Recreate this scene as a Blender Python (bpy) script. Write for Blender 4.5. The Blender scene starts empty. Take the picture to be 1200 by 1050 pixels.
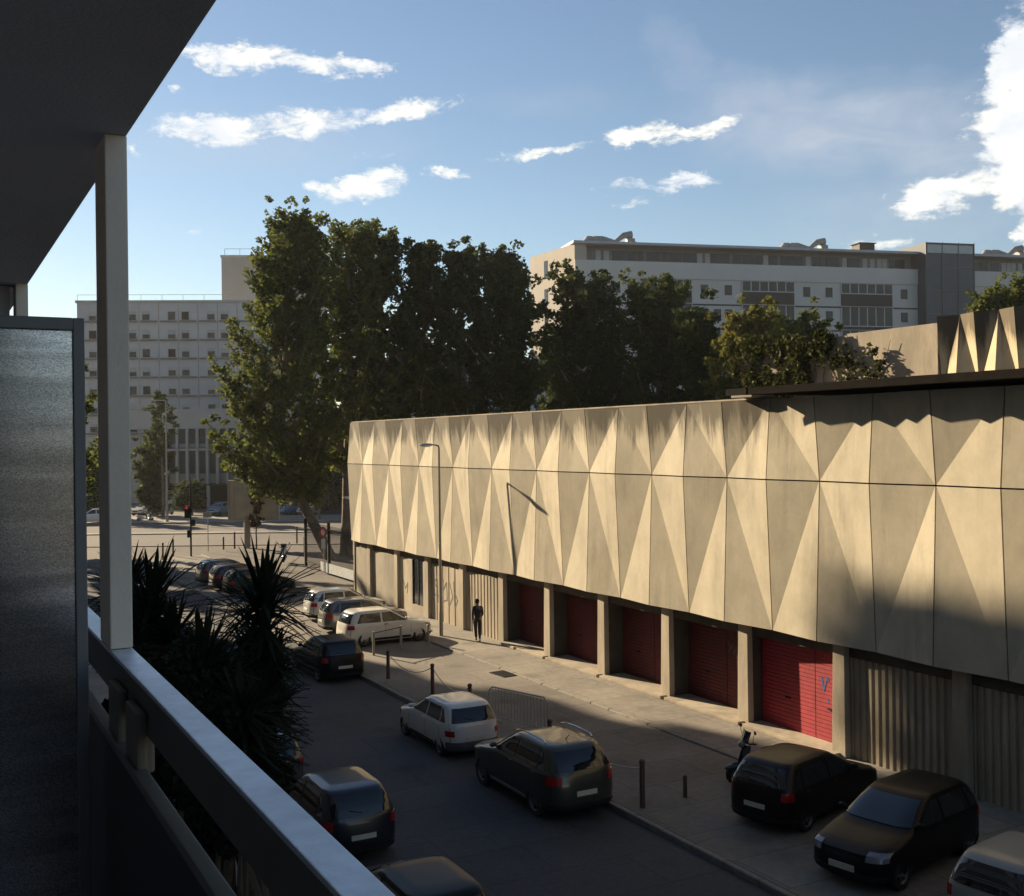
import bpy, bmesh, math, random
import numpy as np
from mathutils import Vector, Matrix
R = math.radians
S = bpy.context.scene
COL = S.collection
random.seed(7)

# ------------------------------------------------------------------ camera frame (used to survey positions on the ground)
F = 1300.0; TH = math.atan(695.0 / F); ROLL = 0.012; H = 8.3
s_, c_ = math.sin(TH), math.cos(TH)
def w(xc, z, h=0.0):                      # camera-right / camera-forward distances -> world
    return Vector((xc * c_ + z * s_, -xc * s_ + z * c_, h))
def ab(px, py):
    u, v = px - 600.0, 516.0 - py
    return u + v * ROLL, -u * ROLL + v
def G(px, py, h=0.0):                     # surveyed ground point
    a, b = ab(px, py)
    z = (h - H) * F / b
    return w(a / F * z, z, h)
def D(px, py, z):                         # point at forward distance z
    a, b = ab(px, py)
    return w(a / F * z, z, H + b / F * z)

# ------------------------------------------------------------------ materials
MATS = {}
def mat(name, base, rough=.6, var=.15, scale=3.0, metal=0.0, bump=0.0, spec=.5, coat=0.0, stretch=(1, 1, 1), var2=0.0, scale2=.4, bscale=None, coords='Object'):
    if name in MATS: return MATS[name]
    m = bpy.data.materials.new(name); m.use_nodes = True
    nt = m.node_tree; N = nt.nodes; L = nt.links
    p = N['Principled BSDF']
    p.inputs['Roughness'].default_value = rough
    p.inputs['Metallic'].default_value = metal
    p.inputs['Specular IOR Level'].default_value = spec
    p.inputs['Coat Weight'].default_value = coat
    p.inputs['Coat Roughness'].default_value = .06
    tc = N.new('ShaderNodeTexCoord'); mp = N.new('ShaderNodeMapping'); mp.inputs['Scale'].default_value = stretch
    L.new(tc.outputs[coords], mp.inputs[0])
    n1 = N.new('ShaderNodeTexNoise'); n1.inputs['Scale'].default_value = scale; n1.inputs['Detail'].default_value = 7; n1.inputs['Roughness'].default_value = .62
    L.new(mp.outputs[0], n1.inputs['Vector'])
    r1 = N.new('ShaderNodeMapRange'); r1.inputs[1].default_value = .3; r1.inputs[2].default_value = .7
    r1.inputs[3].default_value = 1 - var; r1.inputs[4].default_value = 1 + var
    L.new(n1.outputs[0], r1.inputs[0])
    n2 = N.new('ShaderNodeTexNoise'); n2.inputs['Scale'].default_value = scale2; n2.inputs['Detail'].default_value = 4
    L.new(mp.outputs[0], n2.inputs['Vector'])
    r2 = N.new('ShaderNodeMapRange'); r2.inputs[1].default_value = .35; r2.inputs[2].default_value = .65
    r2.inputs[3].default_value = 1 - var2; r2.inputs[4].default_value = 1 + var2
    L.new(n2.outputs[0], r2.inputs[0])
    mu = N.new('ShaderNodeMath'); mu.operation = 'MULTIPLY'; L.new(r1.outputs[0], mu.inputs[0]); L.new(r2.outputs[0], mu.inputs[1])
    vm = N.new('ShaderNodeVectorMath'); vm.operation = 'SCALE'; vm.inputs[0].default_value = base
    L.new(mu.outputs[0], vm.inputs['Scale']); L.new(vm.outputs[0], p.inputs['Base Color'])
    if bump:
        n3 = N.new('ShaderNodeTexNoise'); n3.inputs['Scale'].default_value = bscale or scale * 6; n3.inputs['Detail'].default_value = 5
        L.new(mp.outputs[0], n3.inputs['Vector'])
        bp = N.new('ShaderNodeBump'); bp.inputs['Strength'].default_value = bump; bp.inputs['Distance'].default_value = .02
        L.new(n3.outputs[0], bp.inputs['Height']); L.new(bp.outputs[0], p.inputs['Normal'])
    MATS[name] = m
    return m

def nodes(m): return m.node_tree.nodes, m.node_tree.links, m.node_tree.nodes['Principled BSDF']

def panel_concrete(name='panel_concrete', base=(.56, .505, .385), top=9.4, grime=.72):
    """weathered precast concrete: per panel tint, vertical run-off streaks, black grime with a ragged edge below the top"""
    m = bpy.data.materials.new(name); m.use_nodes = True; N, L, p = nodes(m)
    p.inputs['Roughness'].default_value = .85; p.inputs['Specular IOR Level'].default_value = .25
    geo = N.new('ShaderNodeNewGeometry'); oi = N.new('ShaderNodeObjectInfo')
    sep = N.new('ShaderNodeSeparateXYZ'); L.new(geo.outputs['Position'], sep.inputs[0])
    def noise(sc, stretch, detail=6, rough=.6):
        mp = N.new('ShaderNodeMapping'); mp.inputs['Scale'].default_value = stretch; L.new(geo.outputs['Position'], mp.inputs[0])
        n = N.new('ShaderNodeTexNoise'); n.inputs['Scale'].default_value = sc; n.inputs['Detail'].default_value = detail; n.inputs['Roughness'].default_value = rough
        L.new(mp.outputs[0], n.inputs['Vector']); return n.outputs[0]
    def rng(v, a, b, c, d):
        r = N.new('ShaderNodeMapRange'); r.inputs[1].default_value = a; r.inputs[2].default_value = b; r.inputs[3].default_value = c; r.inputs[4].default_value = d
        L.new(v, r.inputs[0]); return r.outputs[0]
    def mth(op, a, b):
        q = N.new('ShaderNodeMath'); q.operation = op
        for i, v in enumerate((a, b)):
            if isinstance(v, (int, float)): q.inputs[i].default_value = v
            else: L.new(v, q.inputs[i])
        return q.outputs[0]
    fine = rng(noise(9, (1, 1, 1)), .3, .7, .965, 1.03)
    blot = rng(noise(.8, (1, 1, .7), 7, .66), .32, .62, .80, 1.06)
    tint = rng(oi.outputs['Random'], 0, 1, .86, 1.08)
    streak = noise(1.7, (1, 1, .13), 8, .68)
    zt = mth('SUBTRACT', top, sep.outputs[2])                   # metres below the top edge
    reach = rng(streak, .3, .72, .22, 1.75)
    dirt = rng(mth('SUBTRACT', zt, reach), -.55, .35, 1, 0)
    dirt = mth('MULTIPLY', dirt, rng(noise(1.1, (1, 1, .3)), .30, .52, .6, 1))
    dirt = mth('MULTIPLY', dirt, rng(sep.outputs[1], 21.5, 25.5, .12 if top < 10 else 1, 1))
    low = rng(mth('MULTIPLY', rng(streak, .48, .72, 0, 1), rng(noise(.45, (1, 1, .5)), .40, .60, 0, 1)), 0, 1, 1, .66)
    v = mth('MULTIPLY', mth('MULTIPLY', fine, blot), mth('MULTIPLY', tint, low))
    vm = N.new('ShaderNodeVectorMath'); vm.operation = 'SCALE'; vm.inputs[0].default_value = base; L.new(v, vm.inputs['Scale'])
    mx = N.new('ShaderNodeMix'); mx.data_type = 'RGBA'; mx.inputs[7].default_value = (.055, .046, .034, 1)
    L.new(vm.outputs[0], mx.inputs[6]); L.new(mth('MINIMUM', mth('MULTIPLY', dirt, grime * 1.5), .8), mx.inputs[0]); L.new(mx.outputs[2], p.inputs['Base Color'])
    bp = N.new('ShaderNodeBump'); bp.inputs['Strength'].default_value = .07; bp.inputs['Distance'].default_value = .01
    L.new(noise(14, (1, 1, 1)), bp.inputs['Height']); L.new(bp.outputs[0], p.inputs['Normal'])
    return m

def leafmat(name, c1, c2, trans=.35):
    m = bpy.data.materials.new(name); m.use_nodes = True; N, L, p = nodes(m)
    geo = N.new('ShaderNodeNewGeometry')
    n = N.new('ShaderNodeTexNoise'); n.inputs['Scale'].default_value = .55; n.inputs['Detail'].default_value = 3
    L.new(geo.outputs['Position'], n.inputs['Vector'])
    a = N.new('ShaderNodeMath'); a.operation = 'MULTIPLY_ADD'; a.inputs[1].default_value = .55; L.new(geo.outputs['Random Per Island'], a.inputs[0])
    b = N.new('ShaderNodeMapRange'); b.inputs[1].default_value = .35; b.inputs[2].default_value = .7; b.inputs[3].default_value = 0; b.inputs[4].default_value = .45; L.new(n.outputs[0], b.inputs[0])
    L.new(b.outputs[0], a.inputs[2])
    mx = N.new('ShaderNodeMix'); mx.data_type = 'RGBA'; mx.inputs[6].default_value = (*c1, 1); mx.inputs[7].default_value = (*c2, 1)
    L.new(a.outputs[0], mx.inputs[0]); L.new(mx.outputs[2], p.inputs['Base Color'])
    p.inputs['Roughness'].default_value = .75; p.inputs['Specular IOR Level'].default_value = .12
    t = N.new('ShaderNodeBsdfTranslucent'); L.new(mx.outputs[2], t.inputs[0])
    ms = N.new('ShaderNodeMixShader'); ms.inputs[0].default_value = trans
    L.new(p.outputs[0], ms.inputs[1]); L.new(t.outputs[0], ms.inputs[2]); L.new(ms.outputs[0], N['Material Output'].inputs[0])
    return m

# ------------------------------------------------------------------ mesh helpers
class MB:
    def __init__(s): s.v = []; s.f = []; s.m = []
    def add(s, vs, fs, mi=0):
        o = len(s.v); s.v += [tuple(p) for p in vs]
        s.f += [tuple(i + o for i in f) for f in fs]; s.m += [mi] * len(fs); return s
    def box(s, x0, x1, y0, y1, z0, z1, mi=0, M=None):
        vs = [Vector(p) for p in ((x0, y0, z0), (x1, y0, z0), (x1, y1, z0), (x0, y1, z0), (x0, y0, z1), (x1, y0, z1), (x1, y1, z1), (x0, y1, z1))]
        if M: vs = [M @ p for p in vs]
        return s.add(vs, [(0, 3, 2, 1), (4, 5, 6, 7), (0, 1, 5, 4), (1, 2, 6, 5), (2, 3, 7, 6), (3, 0, 4, 7)], mi)
    def tube(s, pts, rad, n=8, mi=0, cap=True):
        pts = [Vector(p) for p in pts]
        if not hasattr(rad, '__len__'): rad = [rad] * len(pts)
        rings = []; prev = None
        for i, p in enumerate(pts):
            t = (pts[min(i + 1, len(pts) - 1)] - pts[max(i - 1, 0)]).normalized()
            if prev is None:
                u = t.cross(Vector((0, 0, 1)) if abs(t.z) < .9 else Vector((1, 0, 0))).normalized()
            else:
                u = (prev - t * prev.dot(t)).normalized()
            prev = u; q = t.cross(u)
            rings.append([p + (u * math.cos(2 * math.pi * k / n) + q * math.sin(2 * math.pi * k / n)) * rad[i] for k in range(n)])
        vs = [p for r in rings for p in r]; fs = []
        for i in range(len(pts) - 1):
            for k in range(n):
                fs.append((i * n + k, i * n + (k + 1) % n, (i + 1) * n + (k + 1) % n, (i + 1) * n + k))
        if cap:
            fs.append(tuple(range(n - 1, -1, -1))); fs.append(tuple(range((len(pts) - 1) * n, len(pts) * n)))
        return s.add(vs, fs, mi)
    def cyl(s, p0, p1, r, n=12, mi=0): return s.tube([p0, p1], r, n, mi)
    def lathe(s, prof, n=24, M=None, mi=0):              # prof: (r, h) about local Z, closed ring profile
        vs = []; fs = []; k = len(prof)
        for i in range(n):
            a = 2 * math.pi * i / n
            for r, h in prof:
                p = Vector((r * math.cos(a), r * math.sin(a), h)); vs.append(M @ p if M else p)
        for i in range(n):
            for j in range(k):
                fs.append((i * k + j, ((i + 1) % n) * k + j, ((i + 1) % n) * k + (j + 1) % k, i * k + (j + 1) % k))
        return s.add(vs, fs, mi)
    def ball(s, c, r, n=12, mi=0, M=None):
        vs = []; fs = []; rr = r if hasattr(r, '__len__') else (r, r, r); m = n // 2
        for j in range(m + 1):
            ph = math.pi * j / m
            for i in range(n):
                a = 2 * math.pi * i / n
                p = Vector((rr[0] * math.sin(ph) * math.cos(a), rr[1] * math.sin(ph) * math.sin(a), rr[2] * math.cos(ph)))
                if M: p = M @ p
                vs.append(Vector(c) + p)
        for j in range(m):
            for i in range(n):
                fs.append((j * n + i, j * n + (i + 1) % n, (j + 1) * n + (i + 1) % n, (j + 1) * n + i))
        return s.add(vs, fs, mi)
    def slab(s, grid, off, mi=0):
        """closed thin shell: grid[i][j] points and outward unit offsets"""
        a = [[p + o * off for p, o in row] for row in grid]; b = [[p - o * .012 for p, o in row] for row in grid]
        ni, nj = len(grid), len(grid[0]); vs = [p for r in a for p in r] + [p for r in b for p in r]; B = ni * nj; fs = []
        for i in range(ni - 1):
            for j in range(nj - 1):
                q = (i * nj + j, i * nj + j + 1, (i + 1) * nj + j + 1, (i + 1) * nj + j)
                fs.append(q); fs.append(tuple(B + t for t in reversed(q)))
        per = [(0, j) for j in range(nj)] + [(i, nj - 1) for i in range(1, ni)] + [(ni - 1, j) for j in range(nj - 2, -1, -1)] + [(i, 0) for i in range(ni - 2, 0, -1)]
        for k in range(len(per)):
            i, j = per[k]; i2, j2 = per[(k + 1) % len(per)]
            fs.append((i * nj + j, B + i * nj + j, B + i2 * nj + j2, i2 * nj + j2))
        return s.add(vs, fs, mi)
    def build(s, name, mats, parent=None, smooth=False, bevel=0, org=None, fixn=True, angle=38, seg=2):
        me = bpy.data.meshes.new(name)
        if org is not None:
            s.v = [(p[0] - org[0], p[1] - org[1], p[2] - org[2]) for p in s.v]
        me.from_pydata(s.v, [], s.f)
        if not hasattr(mats, '__len__'): mats = [mats]
        for m in mats: me.materials.append(m)
        me.polygons.foreach_set('material_index', s.m)
        if fixn or bevel or smooth:
            bm = bmesh.new(); bm.from_mesh(me)
            if fixn: bmesh.ops.recalc_face_normals(bm, faces=bm.faces)
            if bevel:
                es = [e for e in bm.edges if len(e.link_faces) == 2 and e.calc_face_angle(0) > .6]
                bmesh.ops.bevel(bm, geom=es, offset=bevel, segments=seg, profile=.6, affect='EDGES', clamp_overlap=True)
            if smooth:
                for f in bm.faces: f.smooth = True
                for e in bm.edges:
                    if len(e.link_faces) == 2 and e.calc_face_angle(0) > R(angle): e.smooth = False
            bm.to_mesh(me); bm.free()
        o = bpy.data.objects.new(name, me); COL.objects.link(o)
        if parent: o.parent = parent
        return o

def tag(o, label=None, cat=None, group=None, kind=None):
    if label: o['label'] = label
    if cat: o['category'] = cat
    if group: o['group'] = group
    if kind: o['kind'] = kind
    return o
def thing(name, label, cat, loc=(0, 0, 0), rz=0, group=None):
    o = bpy.data.objects.new(name, None); COL.objects.link(o); o.location = loc; o.rotation_euler = (0, 0, rz)
    o.empty_display_size = .3
    return tag(o, label, cat, group)
def dup(o, parent=None):
    c = o.copy(); COL.objects.link(c); c.parent = parent
    for ch in list(o.children): dup(ch, c)
    return c
def dup_at(o, loc, rz, label, scale=None):
    c = dup(o); c.location = loc; c.rotation_euler = (0, 0, rz); c['label'] = label
    if scale: c.scale = scale
    return c
def evalmesh(o, name):
    dg = bpy.context.evaluated_depsgraph_get(); dg.update()
    me = bpy.data.meshes.new_from_object(o.evaluated_get(dg)); me.name = name
    o.modifiers.clear(); old = o.data; o.data = me; return o

# ------------------------------------------------------------------ material library
M_asphalt = mat('asphalt', (.060, .060, .063), .9, .22, 9, bump=.35, bscale=70, var2=.18, scale2=.25)
M_lot = mat('worn_asphalt', (.185, .166, .142), .92, .16, 5, bump=.3, bscale=60, var2=.20, scale2=.35)
M_walk = mat('pavement_concrete', (.25, .225, .19), .9, .16, 4, bump=.25, bscale=40, var2=.14, scale2=.5)
M_cross = mat('avenue_asphalt', (.105, .093, .083), .9, .13, 3, var2=.16, scale2=.12, bump=.2, bscale=40)
M_ground = mat('plaza_ground', (.115, .10, .085), .95, .2, 1.2, var2=.25, scale2=.07)
M_kerb = mat('kerb_stone', (.22, .20, .17), .85, .2, 6, bump=.2)
M_soil = mat('soil', (.035, .03, .022), 1, .3, 5, bump=.5)
M_panel = panel_concrete()
M_panel2 = panel_concrete('upper_panel_concrete', (.58, .49, .33), 11.85, .7)
M_conc = mat('grey_concrete', (.30, .265, .205), .88, .18, 3, bump=.25, var2=.18, scale2=.6, stretch=(1, 1, .35))
M_conc_pale = mat('pale_concrete', (.36, .31, .235), .88, .2, 2.5, bump=.25, var2=.22, scale2=.7, stretch=(1, 1, .3))
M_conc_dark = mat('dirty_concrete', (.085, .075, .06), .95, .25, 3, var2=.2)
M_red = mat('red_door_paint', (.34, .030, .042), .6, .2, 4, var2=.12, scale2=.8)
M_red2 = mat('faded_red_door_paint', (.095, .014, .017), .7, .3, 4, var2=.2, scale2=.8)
M_black = mat('black_void', (.012, .012, .012), .9, .1)
M_dglass = mat('dark_glass', (.03, .035, .042), .08, .15, 1, spec=.6)
M_mglass = mat('building_glass', (.024, .028, .034), .25, .3, .6, spec=.3)
M_galv = mat('galvanised_steel', (.42, .42, .42), .45, .12, 12, metal=.6)
M_pole = mat('pole_grey_paint', (.30, .27, .22), .55, .1, 5)
M_whitepaint = mat('white_paint', (.72, .70, .66), .55, .06, 6)
M_postp = mat('post_paint', (.86, .74, .61), .55, .07, 3, var2=.06, scale2=1, bump=.1, bscale=60)
M_rail = mat('rail_aluminium', (.70, .73, .78), .42, .14, 14, metal=.35, var2=.12, scale2=3, bump=.12, bscale=50)
M_railside = mat('rail_side', (.14, .125, .105), .6, .12, 5)
M_brown = mat('brown_panel', (.060, .042, .032), .6, .1, 4)
M_ceil = mat('balcony_ceiling_paint', (.62, .62, .64), .9, .05, 2, bump=.35, bscale=90, var2=.05)
M_render = mat('wall_render', (.62, .60, .57), .9, .08, 3, bump=.2)
M_wwall = mat('white_block_wall', (.42, .42, .43), .85, .07, .5, var2=.08, scale2=.1)
M_rwall = mat('pale_render_wall', (.50, .485, .46), .85, .05, .4, var2=.05, scale2=.08)
M_rwall2 = mat('beige_render_wall', (.40, .36, .30), .85, .06, .4)
M_fin = mat('fin_concrete', (.36, .36, .35), .85, .1, .6)
M_brickdk = mat('dark_cladding', (.032, .030, .028), .7, .2, 1)
M_roofm = mat('roof_metal', (.36, .36, .37), .5, .1, 1)
M_bark = mat('bark', (.16, .13, .095), .95, .35, 3, bump=.5, var2=.3, scale2=1)
M_bark2 = mat('yucca_bark', (.07, .055, .04), .95, .3, 6, bump=.5)
M_leafA = leafmat('plane_leaf', (.046, .064, .018), (.165, .185, .040), .45)
M_leafB = leafmat('plane_leaf_dark', (.034, .050, .018), (.100, .122, .034), .42)
M_leafC = leafmat('yellowing_leaf', (.060, .070, .016), (.22, .20, .045), .45)
M_leafD = leafmat('ivy_leaf', (.03, .040, .012), (.10, .10, .03), .25)
M_leafR = leafmat('reddish_leaf', (.05, .07, .015), (.22, .06, .03), .3)
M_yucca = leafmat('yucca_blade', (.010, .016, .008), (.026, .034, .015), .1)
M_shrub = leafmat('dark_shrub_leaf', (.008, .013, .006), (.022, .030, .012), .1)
M_rubber = mat('rubber', (.02, .02, .02), .8, .1, 20)
M_rim = mat('wheel_rim', (.16, .16, .165), .45, .05, 10, metal=.5)
M_trim = mat('black_plastic', (.022, .022, .024), .7, .1, 20, spec=.15)
M_carglass = mat('car_glass', (.012, .015, .018), .04, .05, 1, spec=.8)
M_tail = mat('tail_lamp_red', (.30, .012, .012), .2, .05, 10, coat=.5)
M_head = mat('headlamp_glass', (.20, .21, .23), .15, .05, 10, metal=.3, coat=.4)
M_plate = mat('plate_pale', (.55, .54, .45), .5, .05, 10)
M_chrome = mat('chrome', (.7, .7, .7), .12, .03, 10, metal=1)

def add_cracks(m, scale, width, dark, patch=None):
    N, L, p = nodes(m); link = p.inputs['Base Color'].links[0]; src = link.from_socket
    geo = N.new('ShaderNodeNewGeometry'); nz = N.new('ShaderNodeTexNoise'); nz.inputs['Scale'].default_value = 1.3; nz.inputs['Detail'].default_value = 5; L.new(geo.outputs['Position'], nz.inputs['Vector'])
    ad = N.new('ShaderNodeMix'); ad.data_type = 'VECTOR'; ad.inputs[0].default_value = .28; L.new(geo.outputs['Position'], ad.inputs[4]); L.new(nz.outputs['Color'], ad.inputs[5])
    vo = N.new('ShaderNodeTexVoronoi'); vo.feature = 'DISTANCE_TO_EDGE'; vo.inputs['Scale'].default_value = scale; L.new(ad.outputs[1], vo.inputs['Vector'])
    mr = N.new('ShaderNodeMapRange'); mr.inputs[1].default_value = 0; mr.inputs[2].default_value = width; mr.inputs[3].default_value = dark; mr.inputs[4].default_value = 1; L.new(vo.outputs['Distance'], mr.inputs[0])
    n2 = N.new('ShaderNodeTexNoise'); n2.inputs['Scale'].default_value = .35; L.new(geo.outputs['Position'], n2.inputs['Vector'])
    g = N.new('ShaderNodeMapRange'); g.inputs[1].default_value = .50; g.inputs[2].default_value = .60; g.inputs[3].default_value = 1; g.inputs[4].default_value = 0; L.new(n2.outputs[0], g.inputs[0])
    mx = N.new('ShaderNodeMath'); mx.operation = 'MAXIMUM'; L.new(mr.outputs[0], mx.inputs[0]); L.new(g.outputs[0], mx.inputs[1])
    # oil and damp spots, resurfaced patches
    vs = N.new('ShaderNodeTexVoronoi'); vs.inputs['Scale'].default_value = .55; L.new(geo.outputs['Position'], vs.inputs['Vector'])
    sp = N.new('ShaderNodeMapRange'); sp.inputs[1].default_value = .10; sp.inputs[2].default_value = .28; sp.inputs[3].default_value = .72; sp.inputs[4].default_value = 1; L.new(vs.outputs['Distance'], sp.inputs[0])
    bk = N.new('ShaderNodeTexBrick'); bk.inputs['Scale'].default_value = .16; bk.inputs['Mortar Size'].default_value = .003; bk.inputs['Color1'].default_value = (1, 1, 1, 1); bk.inputs['Color2'].default_value = (.80, .80, .80, 1); bk.inputs['Mortar'].default_value = (.6, .6, .6, 1); bk.inputs['Bias'].default_value = -.2
    L.new(geo.outputs['Position'], bk.inputs['Vector'])
    m1 = N.new('ShaderNodeMath'); m1.operation = 'MULTIPLY'; L.new(mx.outputs[0], m1.inputs[0]); L.new(sp.outputs[0], m1.inputs[1])
    m2 = N.new('ShaderNodeMath'); m2.operation = 'MULTIPLY'; L.new(m1.outputs[0], m2.inputs[0]); L.new(bk.outputs['Color'], m2.inputs[1])
    vm = N.new('ShaderNodeVectorMath'); vm.operation = 'SCALE'; L.new(src, vm.inputs[0]); L.new(m2.outputs[0], vm.inputs['Scale']); L.new(vm.outputs[0], p.inputs['Base Color'])
for m_, a_ in ((M_asphalt, (.45, .010, .72)), (M_lot, (.31, .010, .72)), (M_walk, (.4, .008, .75))): add_cracks(m_, *a_)

# ------------------------------------------------------------------ world: sky, clouds, sun
SUN_EL = R(20.2); SUN_AZ = math.atan2(-.303, .953)      # measured from +Y towards +X
def build_world():
    W = bpy.data.worlds.new('World'); S.world = W; W.use_nodes = True
    nt = W.node_tree; N = nt.nodes; L = nt.links; N.clear()
    sky = N.new('ShaderNodeTexSky'); sky.sky_type = 'NISHITA'; sky.sun_disc = False
    sky.sun_elevation = SUN_EL; sky.sun_rotation = SUN_AZ; sky.air_density = 1.0; sky.dust_density = .15; sky.ozone_density = 1.6; sky.altitude = 0
    tc = N.new('ShaderNodeTexCoord'); nrm = N.new('ShaderNodeVectorMath'); nrm.operation = 'NORMALIZE'; L.new(tc.outputs['Generated'], nrm.inputs[0])
    sp = N.new('ShaderNodeSeparateXYZ'); L.new(nrm.outputs[0], sp.inputs[0])
    def mth(op, a, b=None, c=None):
        q = N.new('ShaderNodeMath'); q.operation = op
        for i, v in enumerate((a, b, c)):
            if v is None: continue
            if isinstance(v, (int, float)): q.inputs[i].default_value = v
            else: L.new(v, q.inputs[i])
        return q.outputs[0]
    az = mth('ARCTAN2', sp.outputs[0], sp.outputs[1]); el = mth('ARCSINE', sp.outputs[2])
    cx = N.new('ShaderNodeCombineXYZ'); L.new(az, cx.inputs[0]); L.new(el, cx.inputs[1])
    def noise(sc, stretch, detail, rough, w_=0.0, dist=0.0):
        mp = N.new('ShaderNodeMapping'); mp.inputs['Scale'].default_value = stretch; mp.inputs['Location'].default_value = (w_, w_ * .7, w_)
        L.new(cx.outputs[0], mp.inputs[0])
        n = N.new('ShaderNodeTexNoise'); n.inputs['Scale'].default_value = sc; n.inputs['Detail'].default_value = detail; n.inputs['Roughness'].default_value = rough; n.inputs['Distortion'].default_value = dist
        L.new(mp.outputs[0], n.inputs['Vector']); return n
    nd = noise(26, (1, 1.5, 1), 9, .68, 3.1)
    sub = N.new('ShaderNodeVectorMath'); sub.operation = 'SUBTRACT'; L.new(nd.outputs['Color'], sub.inputs[0]); sub.inputs[1].default_value = (.5, .5, .5)
    mul = N.new('ShaderNodeVectorMath'); mul.operation = 'MULTIPLY'; L.new(sub.outputs[0], mul.inputs[0]); mul.inputs[1].default_value = (.075, .034, 0)
    addv = N.new('ShaderNodeVectorMath'); addv.operation = 'ADD'; L.new(cx.outputs[0], addv.inputs[0]); L.new(mul.outputs[0], addv.inputs[1])
    def azel(px, py):
        a, b = ab(px, py); d = w(a / F, 1.0, b / F).normalized()
        return math.atan2(d.x, d.y), math.asin(d.z)
    def field(lst):
        acc = None
        for px, py, rx, ry, rot, st in lst:
            a0, e0 = azel(px, py)
            mp = N.new('ShaderNodeMapping'); mp.vector_type = 'TEXTURE'
            mp.inputs['Location'].default_value = (a0, e0, 0); mp.inputs['Rotation'].default_value = (0, 0, R(rot)); mp.inputs['Scale'].default_value = (rx / F, ry / F, 1)
            L.new(addv.outputs[0], mp.inputs[0])
            ln = N.new('ShaderNodeVectorMath'); ln.operation = 'LENGTH'; L.new(mp.outputs[0], ln.inputs[0])
            mr = N.new('ShaderNodeMapRange'); mr.interpolation_type = 'SMOOTHSTEP'
            mr.inputs[1].default_value = 1.35; mr.inputs[2].default_value = .25; mr.inputs[3].default_value = 0; mr.inputs[4].default_value = st
            L.new(ln.outputs['Value'], mr.inputs[0])
            acc = mr.outputs[0] if acc is None else mth('MAXIMUM', acc, mr.outputs[0])
        return acc
    crisp = [(270, 68, 62, 17, 2, .95), (360, 72, 75, 14, -4, .85), (425, 76, 45, 11, -2, .8),
             (250, 152, 70, 20, 2, .95), (350, 146, 95, 18, 6, .8), (470, 130, 95, 13, 8, .9), (205, 105, 14, 7, 10, .6),
             (425, 218, 60, 20, 12, 1.0), (385, 222, 34, 12, 0, .75), (440, 185, 30, 9, 5, .45), (635, 178, 62, 8, 10, .75), (520, 203, 24, 8, 0, .8), (545, 203, 12, 5, 0, .5),
             (750, 158, 48, 14, 0, 1.0), (820, 152, 52, 12, 12, .9), (795, 212, 48, 15, 8, .9), (735, 218, 42, 8, 0, .55), (750, 236, 30, 6, 0, .35),
             (1192, 70, 32, 52, 0, 1.25), (1215, 150, 66, 75, 0, 1.35), (1205, 205, 50, 46, 0, 1.2), (1090, 232, 50, 24, 4, 1.15), (1135, 218, 40, 20, 0, .9),
             (1030, 283, 46, 10, 0, .6), (920, 290, 30, 5, 0, .35), (1205, 275, 18, 20, 0, .8), (155, 178, 14, 8, 0, .6), (235, 272, 20, 5, -20, .35), (600, 180, 22, 6, 0, .5)]
    veil = [(1010, 150, 200, 55, -6, .85), (890, 130, 90, 42, -20, .65), (1120, 165, 120, 50, 0, .8), (800, 80, 30, 60, 25, .35), (300, 170, 180, 40, 4, .35), (1060, 245, 150, 50, 0, .4), (650, 120, 90, 20, 0, .2)]
    f1 = field(crisp); f2 = field(veil)
    n1 = noise(40, (1, 2.2, 1), 10, .68, 0.3, .5); n2 = noise(14, (1, 2.4, 1), 6, .6, 5.0, .6)
    dens = mth('MULTIPLY_ADD', mth('SUBTRACT', n1.outputs[0], .5), 2.1, f1)
    mr = N.new('ShaderNodeMapRange'); mr.interpolation_type = 'SMOOTHSTEP'; mr.inputs[1].default_value = .28; mr.inputs[2].default_value = 1.05
    L.new(dens, mr.inputs[0])
    gate = N.new('ShaderNodeMapRange'); gate.inputs[1].default_value = 0.02; gate.inputs[2].default_value = .25; L.new(f1, gate.inputs[0])
    d1 = mth('MULTIPLY', mr.outputs[0], gate.outputs[0])
    r2 = N.new('ShaderNodeMapRange'); r2.inputs[1].default_value = .3; r2.inputs[2].default_value = .75; r2.inputs[3].default_value = .22; r2.inputs[4].default_value = .8; L.new(n2.outputs[0], r2.inputs[0])
    d2 = mth('MULTIPLY', f2, r2.outputs[0])
    # cloud colour: cream tops, greyer undersides picked out by a low frequency noise
    n3 = noise(18, (1, 1.3, 1), 5, .55, 9.0)
    shade = N.new('ShaderNodeMapRange'); shade.inputs[1].default_value = .35; shade.inputs[2].default_value = .62; L.new(n3.outputs[0], shade.inputs[0])
    cc = N.new('ShaderNodeMix'); cc.data_type = 'RGBA'; cc.inputs[6].default_value = (CL * .86, CL * .90, CL * .95, 1); cc.inputs[7].default_value = (CL * 1.16, CL * 1.12, CL * 1.00, 1); L.new(shade.outputs[0], cc.inputs[0])
    veilm = N.new('ShaderNodeMix'); veilm.data_type = 'RGBA'; L.new(d2, veilm.inputs[0]); L.new(sky.outputs[0], veilm.inputs[6]); veilm.inputs[7].default_value = (CL * .62, CL * .66, CL * .74, 1)
    cm = N.new('ShaderNodeMix'); cm.data_type = 'RGBA'; L.new(d1, cm.inputs[0]); L.new(veilm.outputs[2], cm.inputs[6]); L.new(cc.outputs[2], cm.inputs[7])
    bg = N.new('ShaderNodeBackground'); bg.inputs[1].default_value = SKY; L.new(cm.outputs[2], bg.inputs[0])
    out = N.new('ShaderNodeOutputWorld'); L.new(bg.outputs[0], out.inputs[0])
    W.cycles.sampling_method = 'MANUAL'; W.cycles.sample_map_resolution = 512
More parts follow.
